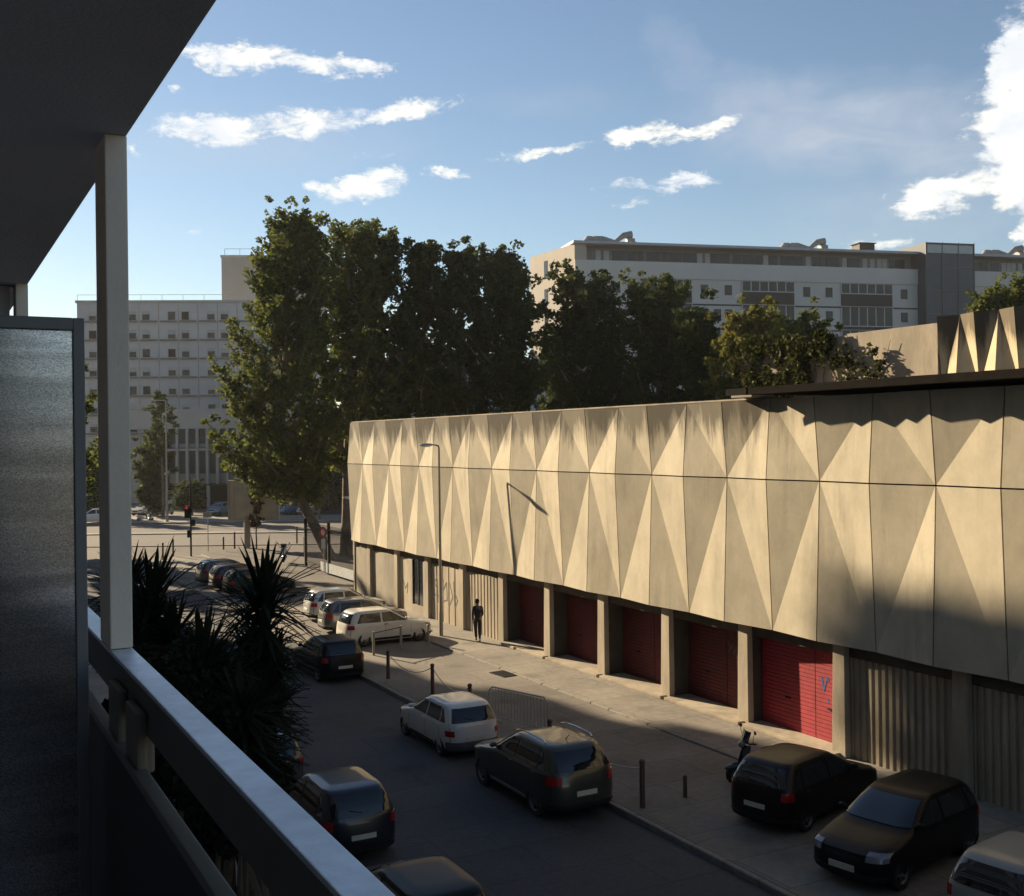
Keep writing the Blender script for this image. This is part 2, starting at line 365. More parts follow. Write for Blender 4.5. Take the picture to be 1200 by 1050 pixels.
    ld = bpy.data.lights.new('sun', 'SUN'); ld.energy = SUN; ld.angle = R(.6); ld.color = (1.0, .80, .54)
    lo = bpy.data.objects.new('sun', ld); COL.objects.link(lo)
    d = Vector((math.sin(SUN_AZ) * math.cos(SUN_EL), math.cos(SUN_AZ) * math.cos(SUN_EL), math.sin(SUN_EL)))
    lo.rotation_euler = d.to_track_quat('Z', 'Y').to_euler(); lo.location = d * 200
SKY = .050; CL = 8.9; SUN = 5.0; EXPO = 1.25; HAZE = .00021
build_world()
S.view_settings.view_transform = 'Standard'; S.view_settings.look = 'None'; S.view_settings.gamma = 1; S.view_settings.exposure = EXPO
S.view_settings.use_curve_mapping = False

cam = bpy.data.cameras.new('camera'); co = bpy.data.objects.new('camera', cam); COL.objects.link(co)
cam.sensor_width = 36; cam.lens = 36 * F / 1200; cam.clip_start = .05; cam.clip_end = 8000
cam.shift_y = -9.0 / 1200
Fw = Vector((s_, c_, 0)); Rt = Vector((c_, -s_, 0)); Up = Vector((0, 0, 1))
r2 = Rt * math.cos(ROLL) - Up * math.sin(ROLL); u2 = Up * math.cos(ROLL) + Rt * math.sin(ROLL)
co.matrix_world = Matrix(((r2.x, u2.x, -Fw.x, 0), (r2.y, u2.y, -Fw.y, 0), (r2.z, u2.z, -Fw.z, H), (0, 0, 0, 1)))
S.camera = co

# ------------------------------------------------------------------ setting: ground sheets
def sheet(name, pts, z, m):
    mb = MB(); mb.add([(x, y, z) for x, y in pts], [tuple(range(len(pts)))])
    return tag(mb.build(name, m), kind='structure')
def rect(x0, x1, y0, y1): return [(x0, y0), (x1, y0), (x1, y1), (x0, y1)]
sheet('ground', rect(-3000, 4000, -2000, 5000), -.14, M_ground)
sheet('road', rect(6.2, 13.8, -60, 84), -.12, M_asphalt)
mb = MB(); mb.box(13.95, 18.5, -60, 84, -.2, 0); tag(mb.build('parking_strip', M_lot), kind='structure')
mb = MB(); mb.box(18.63, 21.6, -60, 60, -.2, .05); tag(mb.build('sidewalk', M_walk), kind='structure')
mb = MB()
for k in range(140): mb.box(13.8 + .004 * (k * 7 % 3 - 1), 13.948, -60 + k * 1.03, -60 + k * 1.03 + 1.018, -.3, 0.006 - .004 * (k * 5 % 3))
tag(mb.build('kerb', M_kerb, bevel=0.02, seg=1), kind='structure')
mb = MB()
for k in range(140): mb.box(18.502 + .004 * (k * 7 % 3 - 1), 18.628, -60 + k * 1.03, -60 + k * 1.03 + 1.018, -.3, 0.058 - .004 * (k * 5 % 3))
tag(mb.build('kerb', M_kerb, bevel=0.015, seg=1), kind='structure')
mb = MB(); mb.box(6.05, 6.2, -60, 84, -.3, .02); tag(mb.build('kerb', M_kerb, bevel=.02), kind='structure')
mb = MB(); mb.box(3.6, 6.048, -60, 84, -.3, .0); tag(mb.build('sidewalk', M_walk), kind='structure')
mb = MB(); mb.box(.6, 3.55, -60, 80, -.3, .0); tag(mb.build('garden_bed', M_soil), kind='structure')
def wsheet(name, x0, x1, z0, z1, h, m, thick=0):
    q = [w(x0, z0), w(x1, z0), w(x1, z1), w(x0, z1)]
    mb = MB()
    if thick:
        mb.add([(p.x, p.y, h - thick) for p in q] + [(p.x, p.y, h) for p in q], [(0, 1, 2, 3), (4, 5, 6, 7), (0, 1, 5, 4), (1, 2, 6, 5), (2, 3, 7, 6), (3, 0, 4, 7)])
    else: mb.add([(p.x, p.y, h) for p in q], [(0, 1, 2, 3)])
    return tag(mb.build(name, m), kind='structure')
wsheet('avenue', -220, 220, 92, 117, -.10, M_cross)
wsheet('sidewalk', -220, 220, 117.2, 127, .06, M_walk, .3)
wsheet('kerb', -220, 220, 91.7, 91.95, -.07, M_kerb, .3)
wsheet('kerb', -220, 220, 103.5, 105.0, -.01, M_walk, .2)

# ------------------------------------------------------------------ the hall with the folded concrete facade
P = 3.77; Y0 = 25.6; XF = 20.7; AMP = .084
def out(j, row):                                  # row 0 bottom, 1 middle, 2 top ; True = stands out towards the street
    return (j % 2 == 0) != (row == 1)
ZR = [2.94, 7.13, 9.37]
ho = (20.7, 28.0, 0.0)
hall = thing('concrete_hall', 'long cream concrete hall with folded diamond panels over red garage doors', 'building', ho)
dk = MB(); dk.box(21.02, 34, -16, 57.5, 2.96, 9.25); dk.build('wall', M_conc_dark, hall, org=ho)
JN = 17                                            # last node index: y = Y0 + 1.885*17 = 57.6
J0 = -22
def node(j, row, shrink=0.0):
    y = Y0 + (P / 2) * j
    x = XF - AMP if out(j, row) else XF + AMP
    return Vector((x, y, ZR[row]))
for j in range(J0, JN):
    for row in (0, 1):
        a, b, c, d = node(j, row), node(j + 1, row), node(j + 1, row + 1), node(j, row + 1)
        cen = (a + b + c + d) / 4
        def sh(p):
            q = p.copy(); g = .019
            q.y += g if p.y < cen.y else -g
            q.z += g if p.z < cen.z else -g
            return q
        a, b, c, d = map(sh, (a, b, c, d))
        back = [Vector((21.0, p.y, p.z)) for p in (a, b, c, d)]
        mb = MB()
        a_in = not out(j, row)                     # crease joins the two corners that lie back
        tri = [(0, 1, 2), (0, 2, 3)] if a_in else [(0, 1, 3), (1, 2, 3)]
        mb.add([a, b, c, d] + back, tri + [(4, 7, 6, 5), (0, 4, 5, 1), (1, 5, 6, 2), (2, 6, 7, 3), (3, 7, 4, 0)])
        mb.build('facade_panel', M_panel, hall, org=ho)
# end wall and coping
mb = MB(); mb.box(20.9, 34, 57.505, 57.65, 0, 9.3); mb.build('end_wall', M_conc_pale, hall, org=ho)
mb = MB(); mb.box(20.95, 34, -16, 57.6, 9.25, 9.33); mb.build('roof', M_conc_dark, hall, org=ho)
mb = MB(); mb.box(20.86, 21.0, 24.05, 57.62, 9.372, 9.42); mb.build('coping', M_conc_pale, hall, org=ho)
# canopy slab of the upper level with toothed edge
mb = MB(); pts = []
y = -16.0
while y < 23.7:
    pts += [(20.10, y), (19.98, y + .93)]; y += .945
pts += [(20.02, 23.8)]
n = len(pts); vs = [(px_, py_, 9.47) for px_, py_ in pts] + [(px_, py_, 9.66) for px_, py_ in pts] + [(27.2, 23.8, 9.47), (27.2, -16, 9.47), (27.2, 23.8, 9.66), (27.2, -16, 9.66)]
fs = [(i, i + 1, n + i + 1, n + i) for i in range(n - 1)]
bq = 2 * n
fs += [tuple(range(n)) + (bq, bq + 1), tuple(range(n, 2 * n)) + (bq + 2, bq + 3), (n - 1, bq, bq + 2, 2 * n - 1), (0, bq + 1, bq + 3, n), (bq, bq + 1, bq + 3, bq + 2)]
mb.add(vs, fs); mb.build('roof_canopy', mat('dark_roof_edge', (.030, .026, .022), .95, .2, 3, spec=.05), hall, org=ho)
mb = MB(); mb.box(20.4, 21.2, 24.0, 24.9, 9.42, 9.62); mb.build('roof_block', M_conc_pale, hall, org=ho, bevel=.02)
# set-back upper storey
mb = MB(); mb.box(27.05, 33.5, -16, 31.0, 9.35, 11.55); mb.build('upper_wall', M_conc_dark, hall, org=ho)
for k, (ya, yb) in enumerate(((23.25, 26.9), (26.93, 31.0))):
    mb = MB(); mb.box(26.9, 27.04, ya, yb, 9.67, 11.66 - .05 * k); mb.build('upper_wall_panel', M_conc_pale, hall, org=ho)
UP = 1.335; zt = 11.84
for i in range(44):
    y1 = 23.2 - i * UP / 2; y0 = y1 - UP / 2
    if y0 < -8: break
    # top: even node stands out, bottom: odd node stands out
    ox = lambda k, t: 26.80 if ((k % 2 == 0) == t) else 27.02
    a = Vector((ox(i + 1, False), y0 + .01, 9.67)); b = Vector((ox(i, False), y1 - .01, 9.67))
    c = Vector((ox(i, True), y1 - .01, zt)); d = Vector((ox(i + 1, True), y0 + .01, zt))
    back = [Vector((27.04, p.y, p.z)) for p in (a, b, c, d)]
    a_in = a.x > 27
    tri = [(0, 1, 2), (0, 2, 3)] if a_in else [(0, 1, 3), (1, 2, 3)]
    mb = MB(); mb.add([a, b, c, d] + back, tri + [(4, 7, 6, 5), (0, 4, 5, 1), (1, 5, 6, 2), (2, 6, 7, 3), (3, 7, 4, 0)])
    mb.build('upper_facade_panel', M_panel2, hall, org=ho)
# pillars, doors, bay walls
M_reveal_shade = mat('reveal_shade_concrete', (.060, .052, .042), .95, .25, 2)  # shade of the bay reveals put into the concrete colour
PY = [21.3 + P * k for k in range(-3, 10)]
for y in PY:
    mb = MB(); b0 = .02
    mb.add([(20.86 - b0, y - .23, .05), (21.04, y - .23, .05), (21.04, y + .25, .05), (20.86 - b0, y + .25, .05),
            (20.86, y - .20, 2.94), (21.04, y - .20, 2.94), (21.04, y + .20, 2.94), (20.86, y + .20, 2.94)],
           [(0, 3, 2, 1), (4, 5, 6, 7), (0, 1, 5, 4), (1, 2, 6, 5), (2, 3, 7, 6), (3, 0, 4, 7)])
    mb.build('pillar', M_conc_pale, hall, org=ho, bevel=.012)
    mb = MB(); mb.box(21.042, 21.748, y - .19, y + .19, .05, 2.61); mb.build('bay_side_wall', M_reveal_shade, hall, org=ho)
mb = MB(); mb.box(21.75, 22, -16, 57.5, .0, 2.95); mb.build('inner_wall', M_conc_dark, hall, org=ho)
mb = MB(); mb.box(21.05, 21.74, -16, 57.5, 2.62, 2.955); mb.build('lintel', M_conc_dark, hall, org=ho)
def fluted(y0, y1, x, z0, z1, name='ribbed_wall', m=None, period=.21):
    mb = MB(); n = max(2, int((y1 - y0) / period)); st = (y1 - y0) / n
    mb.box(x + .05, x + .14, y0, y1, z0, z1)
    for i in range(n):
        ya = y0 + i * st
        mb.add([(x + .052, ya + .03, z0), (x, ya + .06, z0), (x, ya + st - .06, z0), (x + .052, ya + st - .03, z0), (x + .052, ya + .03, z1), (x, ya + .06, z1), (x, ya + st - .06, z1), (x + .052, ya + st - .03, z1)],
               [(0, 1, 5, 4), (1, 2, 6, 5), (2, 3, 7, 6), (0, 3, 2, 1), (4, 5, 6, 7), (0, 4, 7, 3)])
    return mb.build(name, m or M_conc_pale, hall, org=ho)
def stroke(mb, pts, x, r=.03):
    for (y0, z0), (y1, z1) in zip(pts, pts[1:]):
        d = Vector((0, y1 - y0, z1 - z0)).normalized(); nrm = Vector((0, -d.z, d.y)) * r
        a, b = Vector((x, y0, z0)) - d * r * .6, Vector((x, y1, z1)) + d * r * .6
        mb.add([a + nrm, b + nrm, b - nrm, a - nrm, a + nrm + Vector((.006, 0, 0)), b + nrm + Vector((.006, 0, 0)), b - nrm + Vector((.006, 0, 0)), a - nrm + Vector((.006, 0, 0))],
               [(0, 1, 2, 3), (7, 6, 5, 4), (0, 4, 5, 1), (1, 5, 6, 2), (2, 6, 7, 3), (3, 7, 4, 0)])
        x -= .0012
M_spray = mat('blue_spray', (.05, .09, .28), .6); M_spray2 = mat('grey_spray', (.10, .09, .08), .8, .4, 8)
for k, y in enumerate(PY[:-1]):
    ya, yb = y + .26, y + P - .24
    b = k - 3
    if b < 0:
        fluted(ya - .15, yb + .15, 21.06, .05, 2.62)
    elif b < 5:
        # roller door in two leaves of small boards, standing back in the bay
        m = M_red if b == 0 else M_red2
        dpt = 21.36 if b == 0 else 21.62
        mid = ya + (1.12 if b == 0 else 1.4)
        for (p0, p1) in ((ya, mid - .012), (mid + .012, yb)):
            mb = MB(); nrow = 22; hh = (2.62 - .14) / nrow
            for r_ in range(nrow):
                z0 = .14 + r_ * hh
                mb.box(dpt, dpt + .04, p0, p1, z0 + .006, z0 + hh - .006)
            mb.box(dpt + .015, dpt + .05, p0, p1, .14, 2.62)
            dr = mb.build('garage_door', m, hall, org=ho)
            hb = MB(); hb.box(dpt - .03, dpt - .001, (p0 + p1) / 2 - .1, (p0 + p1) / 2 + .1, 1.0, 1.04); hb.build('handle', M_trim, dr, org=ho)
            if b: dr['label'] = 'faded dark red garage door'
            else: dr['label'] = 'bright red garage door'
            if b == 0 and p0 == ya:
                gb = MB(); stroke(gb, [(ya + .96, 1.80), (ya + .87, 1.80), (ya + .80, 1.48), (ya + .68, 1.84), (ya + .62, 1.78)], dpt - .004, .024); stroke(gb, [(ya + .66, 1.28), (ya + .62, 1.18)], dpt - .004, .022)
                gb.build('graffiti', M_spray, dr, org=ho)
            if b == 1 and p0 == ya:
                gb = MB(); stroke(gb, [(ya + 1.35, 2.1), (ya + 1.2, 1.95), (ya + 1.3, 1.8), (ya + 1.1, 2.05), (ya + 1.05, 1.75), (ya + .95, 2.0), (ya + .85, 1.8)], dpt - .004, .02)
                gb.build('graffiti', M_spray2, dr, org=ho)
        sb = MB(); sb.box(20.62, dpt - .01, ya - .3, yb + .02, .052, .15); sb.build('door_step', M_conc_pale, hall, org=ho, bevel=.015)
    elif b == 5:
        fluted(ya, yb + .05, 21.0, .05, 2.6, period=.3)
    elif b == 6:
        fluted(ya, yb + .0, 21.0, .05, 2.6, period=.62)
        gb = MB(); x = 20.994
        stroke(gb, [(ya + 2.6, 2.05), (ya + 2.9, 1.75), (ya + 2.6, 1.5)], x); stroke(gb, [(ya + 2.95, 1.2), (ya + 2.4, 1.2)], x); stroke(gb, [(ya + 2.55, 1.9), (ya + 2.5, .9)], x)
        stroke(gb, [(ya + 1.9, 2.0), (ya + 2.0, 1.0), (ya + 1.5, 1.1), (ya + 1.55, 1.9), (ya + 1.95, 1.5)], x)
        stroke(gb, [(ya + 1.2, 1.9), (ya + .9, 1.3), (ya + 1.25, .9)], x); stroke(gb, [(ya + .8, 2.0), (ya + .7, .8), (ya + .4, 1.2), (ya + .75, 1.6)], x)
        gb.build('graffiti', M_spray2, hall, org=ho)
    elif b == 7:
        mb = MB(); mb.box(21.0, 21.14, ya + 1.75, yb, .05, 2.6); mb.box(21.0, 21.14, ya, ya + .45, .05, 2.6); mb.box(21.0, 21.14, ya + .45, ya + 1.75, .05, .45)
        mb.build('bay_wall', M_conc_pale, hall, org=ho)
        mb = MB(); mb.box(21.06, 21.12, ya + .45, ya + 1.75, .45, 2.6); wn = mb.build('window', M_dglass, hall, org=ho)
        fb = MB()
        for yy in (ya + .45, ya + 1.07, ya + 1.69): fb.box(21.03, 21.06, yy, yy + .06, .45, 2.6)
        fb.build('frame', M_trim, wn, org=ho)
        gb = MB(); stroke(gb, [(ya + 2.9, 1.5), (ya + 2.6, 1.1), (ya + 2.3, 1.4), (ya + 2.4, .9)], 20.994); gb.build('graffiti', M_spray2, hall, org=ho)
    else:
        mb = MB(); mb.box(21.0, 21.14, ya + .25, yb, .05, 2.6); mb.build('bay_wall', M_conc, hall, org=ho, bevel=.01)
mb = MB(); mb.box(20.95, 21.2, 55.6, 57.5, .05, 2.6); mb.build('bay_wall', M_conc, hall, org=ho)

# ------------------------------------------------------------------ our own building: balcony in the foreground, block casting the street's shade
bo = (-6.0, 30.0, 0.0)
own = thing('apartment_building', 'dark shaded balcony building the view is taken from, rail and post at left', 'building', bo)
mb = MB(); mb.box(-12, -1.0, -45, 85.2, 0, 29.6); mb.build('wall', M_render, own, org=bo)
FL = 6.7
for k in range(-2, 9):
    zf = FL + 2.7 * k
    mb = MB(); mb.box(-.998, .54, -45, 85.2, zf - .205, zf)
    o = mb.build('balcony_slab', M_ceil, own, org=bo, bevel=.004)
    if k not in (0,):
        mb = MB(); mb.box(.40, .5, -45, 85.2, zf + .004, zf + .95); mb.build('parapet', M_render, own, org=bo)
mb = MB(); mb.box(.478, .538, -6, 82, 7.598, 7.70, 0)
ra = mb.build('balcony_rail', [M_railside], own, org=bo)
mb = MB(); mb.box(.4765, .5395, -6, 82, 7.7005, 7.712); mb.build('rail_cap', M_rail, ra, org=bo, bevel=.003)
mb = MB(); mb.box(.446, .470, -6, 82, 6.705, 7.50); pn = mb.build('parapet_panel', M_brown, own, org=bo)
mb = MB(); mb.box(.441, .475, -6, 82, 7.5005, 7.522); mb.build('panel_edge_trim', mat('panel_trim', (.20, .18, .15), .5), pn, org=bo, bevel=.003)
for k in range(-1, 12):
    y = 3.35 + 3.3 * k
    mb = MB(); mb.box(.478, .540, y, y + .012, 7.714, 9.194); mb.box(.478, .540, y + .012, y + .20, 7.714, 9.194)
    p_ = mb.build('balcony_post', M_postp, own, org=bo, bevel=.004)
    if k <= 3:
        for dy in (-.58, -.30):
            mb = MB(); mb.box(.452, .4775, y + dy, y + dy + .17, 7.46, 7.655); mb.box(.47, .50, y + dy + .03, y + dy + .14, 7.5, 7.6)
            mb.build('rail_bracket', mat('bracket_paint', (.20, .17, .14), .6), own, org=bo, bevel=.008)
# frosted privacy screen
def screenmat():
    m = bpy.data.materials.new('frosted_wired_glass'); m.use_nodes = True; N, L, p = nodes(m)
    tc = N.new('ShaderNodeTexCoord')
    mp = N.new('ShaderNodeMapping'); mp.inputs['Scale'].default_value = (1, 1, 2.4); L.new(tc.outputs['Object'], mp.inputs[0])
    n = N.new('ShaderNodeTexNoise'); n.inputs['Scale'].default_value = 210; n.inputs['Detail'].default_value = 3; L.new(mp.outputs[0], n.inputs['Vector'])
    mp2 = N.new('ShaderNodeMapping'); mp2.inputs['Scale'].default_value = (.6, .6, 10); L.new(tc.outputs['Object'], mp2.inputs[0])
    n2 = N.new('ShaderNodeTexNoise'); n2.inputs['Scale'].default_value = 3; n2.inputs['Detail'].default_value = 3; L.new(mp2.outputs[0], n2.inputs['Vector'])
    r = N.new('ShaderNodeMapRange'); r.inputs[1].default_value = .35; r.inputs[2].default_value = .68; r.inputs[3].default_value = .55; r.inputs[4].default_value = 1.2; L.new(n.outputs[0], r.inputs[0])
    r2_ = N.new('ShaderNodeMapRange'); r2_.inputs[1].default_value = .3; r2_.inputs[2].default_value = .7; r2_.inputs[3].default_value = .85; r2_.inputs[4].default_value = 1.15; L.new(n2.outputs[0], r2_.inputs[0])
    mu = N.new('ShaderNodeMath'); mu.operation = 'MULTIPLY'; L.new(r.outputs[0], mu.inputs[0]); L.new(r2_.outputs[0], mu.inputs[1])
    v = N.new('ShaderNodeVectorMath'); v.operation = 'SCALE'; v.inputs[0].default_value = (.93, .95, .98); L.new(mu.outputs[0], v.inputs['Scale'])
    t = N.new('ShaderNodeBsdfTranslucent'); L.new(v.outputs[0], t.inputs[0])
    p.inputs['Base Color'].default_value = (.12, .125, .13, 1); p.inputs['Roughness'].default_value = .3
    bp = N.new('ShaderNodeBump'); bp.inputs['Strength'].default_value = .6; bp.inputs['Distance'].default_value = .004; L.new(n.outputs[0], bp.inputs['Height'])
    L.new(bp.outputs[0], p.inputs['Normal']); L.new(bp.outputs[0], t.inputs['Normal'])
    rf = N.new('ShaderNodeBsdfRefraction'); rf.inputs['IOR'].default_value = 1.12; rf.inputs['Roughness'].default_value = .62; L.new(v.outputs[0], rf.inputs['Color']); L.new(bp.outputs[0], rf.inputs['Normal'])
    m2 = N.new('ShaderNodeMixShader'); m2.inputs[0].default_value = .95; L.new(t.outputs[0], m2.inputs[1]); L.new(rf.outputs[0], m2.inputs[2])
    ms = N.new('ShaderNodeMixShader'); ms.inputs[0].default_value = .95; L.new(p.outputs[0], ms.inputs[1]); L.new(m2.outputs[0], ms.inputs[2]); L.new(ms.outputs[0], N['Material Output'].inputs[0])
    return m
ys = 3.26; xr = .407; zt_ = 8.3 + .352
mb = MB()
mb.box(xr - .030, xr, ys, ys + .035, 6.72, zt_); mb.box(-.99, xr - .0302, ys, ys + .035, zt_ - .034, zt_); mb.box(-.99, xr - .0302, ys, ys + .035, 6.72, 6.78)
sc = mb.build('privacy_screen', M_railside if False else mat('screen_frame', (.20, .20, .20), .5, .06, 8), own, org=bo, bevel=.003)
mb = MB(); mb.box(-.99, xr - .0305, ys + .013, ys + .021, 6.782, zt_ - .0345); mb.build('frosted_pane', screenmat(), sc, org=bo)
mb = MB(); mb.box(.335, .452, 6.74, 6.84, 6.705, 9.19); mb.build('partition_wall', mat('partition_paint', (.42, .40, .38), .8, .05), own, org=bo)
for y in (-3, 1.0, 5, 9, 13, 17):
    mb = MB(); mb.box(-.995, -.95, y, y + 1.6, 6.71, 8.95, 0); f_ = mb.build('window', M_whitepaint, own, org=bo)
    mb = MB(); mb.box(-.949, -.94, y + .07, y + .77, 6.8, 8.87); mb.box(-.949, -.94, y + .83, y + 1.53, 6.8, 8.87); mb.build('pane', M_dglass, f_, org=bo)

# ------------------------------------------------------------------ far buildings
def localroot(name, label, cat, px, z, ang=0.0):
    """empty on the ground with local +X running to the right in the view (turned by ang), +Y away"""
    a = (px - 600.0) / F
    p = w(a * z, z, 0)
    return thing(name, label, cat, (p.x, p.y, -.14), -TH + ang)
# right: modern block. Wall runs right and slightly away (14 deg)
ANG = math.atan2(.242, .970)
RB = localroot('apartment_building', 'long pale modern apartment block with glazed stair tower, above the trees at right', 'building', 673 + 3, 139, ANG)
def s_of(px):                                            # distance along the wall from its left corner
    k = (px + 2.5 - 600) / F; x0, z0 = 7.9, 139.0
    return (k * z0 - x0) / (.970 - k * .242)
RT = 33.5
mb = MB(); mb.box(0, 48.7, .02, 12, 0, 31.0); mb.box(56.3, 95, .02, 12, 0, 31.0); mb.build('wall', M_rwall, RB)
sk = (-.4715, .8819)
def streetdir_local():
    d = Vector((0, 1, 0)); m = Matrix.Rotation(TH - ANG, 3, 'Z'); return m @ d
sd = streetdir_local()
L1 = 11.5
mb = MB()   # skewed left end that follows the street direction
mb.add([(0, .0, 0), (1.5, .05, 0), (sd.x * L1 + 9, sd.y * L1, 0), (sd.x * L1, sd.y * L1, 0), (0, .0, 33.0), (1.5, .05, 33.0), (sd.x * L1 + 9, sd.y * L1, 33.0), (sd.x * L1, sd.y * L1, 33.0)],
       [(0, 1, 2, 3), (4, 5, 6, 7), (0, 1, 5, 4), (1, 2, 6, 5), (2, 3, 7, 6), (3, 0, 4, 7)])
ew = mb.build('end_wall', M_rwall2, RB)
for t0, z0, z1 in ((6.8, 29.6, 31.9), (6.8, 26.0, 28.2), (6.8, 23, 25)):
    mb = MB(); nrm = Vector((-sd.y, sd.x, 0)) * .03
    a = sd * t0 + nrm; b = sd * (t0 + .9) + nrm
    mb.add([(a.x, a.y, z0), (b.x, b.y, z0), (b.x, b.y, z1), (a.x, a.y, z1)] + [(p.x - nrm.x * 2, p.y - nrm.y * 2, zz) for p, zz in ((a, z0), (b, z0), (b, z1), (a, z1))],
           [(0, 1, 2, 3), (7, 6, 5, 4), (0, 4, 5, 1), (1, 5, 6, 2), (2, 6, 7, 3), (3, 7, 4, 0)])
    mb.build('window', M_dglass, ew)
# recessed top storey, roof slab
mb = MB(); mb.box(1.5, 48.7, 1.4, 11, 31.0, 33.0); mb.box(56.3, 95, 1.4, 11, 31.0, 33.0); mb.build('attic_wall', mat('attic_grey', (.17, .165, .16), .8), RB)
mb = MB(); mb.box(-.3, 48.7, -.5, 12.2, 33.0, 33.35); mb.box(56.3, 95, -.5, 12.2, 33.0, 33.35); mb.build('roof', M_roofm, RB, bevel=.05)
rnd = random.Random(3); M_blind = mat('pale_blind', (.36, .36, .35), .8)
for s0, s1 in ((3.2, 48.2), (56.8, 78)):
    x = s0
    while x < s1 - .9:
        lt = rnd.random() < .38; wd = .7 if lt else rnd.choice((.9, 1.3, 1.9))
        mb = MB(); mb.box(x, x + wd, 1.32, 1.398, 31.1, 32.5); mb.build('attic_window', M_blind if lt else M_mglass, RB)
        x += wd + rnd.choice((.1, .1, .4))
mb = MB(); mb.box(0, 48.7, -.12, .018, 28.9, 31.0); mb.box(56.3, 95, -.12, .018, 28.9, 31.0); mb.build('parapet_band', M_rwall, RB)
log = [(s_of(747), s_of(808)), (s_of(867), s_of(928)), (s_of(983), s_of(1043)), (s_of(1152), s_of(1215))]
for a, b in log:
    for fl in range(4):
        zt2 = 28.8 - fl * 3.15 * 2 if False else 28.8 - 3.15 * fl
        mb = MB(); mb.box(a, b, -.05, .015, zt2 - 2.95, zt2)
        lg = mb.build('loggia', M_brickdk, RB)
        mb = MB(); nn = 6; st = (b - a) / nn
        for i in range(nn): mb.box(a + i * st + .08, a + (i + 1) * st - .08, -.09, -.052, zt2 - 1.25 - (1.2 if fl % 2 else 0), zt2 - .1)
        mb.build('window', M_mglass, lg)
        mb = MB()
        for i in range(nn + 1): mb.box(a + i * st - .06, a + i * st + .06, -.13, -.091, zt2 - 1.3 - (1.2 if fl % 2 else 0), zt2)
        mb.box(a, b, -.128, -.093, zt2 - 1.36 - (1.2 if fl % 2 else 0), zt2 - 1.24 - (1.2 if fl % 2 else 0)); mb.build('frame', M_rwall, lg)
for px in (823, 851, 943, 969, 1057, 1138, 700, 720, 838):
    for fl in range(5):
        if px in (838,) and fl < 1: continue
        s0 = s_of(px); z0 = 27.5 - 3.15 * fl
        mb = MB(); mb.box(s0 - .5, s0 + .5, -.03, .015, z0 - .55, z0 + .75); wn = mb.build('window', M_brickdk, RB)
        mb = MB(); mb.box(s0 - .42, s0 + .42, -.05, -.031, z0 - .47, z0 + .67); mb.build('pane', M_mglass, wn)
for k in range(7):
    mb = MB(); mb.box(0, 48.7, -.024, -.002, 25.55 - 3.15 * k, 25.75 - 3.15 * k); mb.build('floor_joint', M_brickdk, RB)
# glazed stair tower
mb = MB(); mb.box(48.75, 56.25, -1.8, 9, 0, 34.4); tw = mb.build('stair_tower', mat('tower_glass', (.040, .058, .080), .3, .15, .3, spec=.25), RB)
mb = MB()
for x in (48.7, 51.2, 53.7, 56.15): mb.box(x, x + .12, -1.9, -1.802, 0, 34.5)
for k in range(12): mb.box(48.7, 56.3, -1.88, -1.803, 34.3 - k * 3.15 - .1, 34.3 - k * 3.15)
mb.build('glazing_bars', mat('tower_bars', (.07, .075, .08), .5), tw)
mb = MB(); mb.box(49, 56, -1.86, -1.803, 33.0, 34.1); mb.build('parapet_glass', mat('tower_top', (.35, .38, .36), .3), tw)
# roof plant
for s0, kind in ((s_of(690), 0), (s_of(925), 0), (s_of(1026), 1), (s_of(1165), 0), (s_of(748), 2)):
    mb = MB()
    if kind == 0:
        mb.tube([(s0, 3, 33.35), (s0 + .6, 3, 34.1), (s0 + 2.6, 3, 34.2), (s0 + 4.3, 3, 33.9), (s0 + 5.5, 3, 34.8), (s0 + 6.6, 3, 34.9)], [.35, .5, .45, .3, .4, .55], 10)
        mb.box(s0 + 1.2, s0 + 2.6, 2.4, 3.6, 33.352, 34.5); mb.box(s0 + 5.9, s0 + 6.9, 2.5, 3.6, 33.352, 34.4)
    elif kind == 1: mb.box(s0 - 1.4, s0 + .9, 2, 4, 33.352, 34.7); mb.box(s0 - 1.6, s0 + 1.1, 1.8, 4.2, 34.7, 34.8)
    else: mb.box(s0 - .5, s0 + .3, 2, 3, 33.352, 33.9)
    mb.build('roof_ventilation', M_brickdk if kind == 1 else mat('vent_grey', (.25, .24, .23), .6), RB, bevel=.03)

# left: white block with rows of windows
LB = localroot('apartment_building', 'white slab block with rows of small windows, far left behind the post', 'building', 92, 160, R(4))
mb = MB(); mb.box(0, 34, 0, 14, 0, 29.0); mb.build('wall', M_wwall, LB)
mb = MB(); mb.box(-.2, 34.2, -.2, 14.2, 29.0, 29.35); mb.build('roof', M_fin, LB)
mb = MB()
for i in range(12): mb.cyl((i * 3, .3, 29.35), (i * 3, .3, 30.2), .03, 6)
mb.cyl((0, .3, 30.2), (33, .3, 30.2), .03, 6); mb.build('roof_railing', M_galv, LB)
mb = MB()
for i in range(1, 12): mb.box(i * 2.8 + .30, i * 2.8 + .40, -.03, -.001, 0, 28.9)
mb.build('panel_joints', M_conc, LB)
for r_ in range(7):
    z = 27.2 - 2.70 * r_
    for i in range(-3, 8):
        x0 = 9.0 + i * 2.8
        if x0 < .2: continue
        x = x0 + (.75 if i % 2 == 0 else 1.6)
        rv = (r_ * 7 + i * 5) % 9
        mb = MB(); mb.box(x - .58, x + .58, -.05, -.032, z - .75, z + .55); wn = mb.build('window', M_fin, LB)
        mb = MB(); mb.box(x - .5, x + .5, -.075, -.051, z - .68, z + (.48 if rv in (1, 5) else -.12 if rv % 2 else .1)); mb.build('pane', M_black if rv == 1 else M_mglass, wn)
        mb = MB(); mb.box(x0, x0 + 2.35, -.45, -.033, z - 1.02, z - .82); mb.build('ledge', mat('ledge_grey', (.17, .17, .17), .9), wn)
M_keep = None
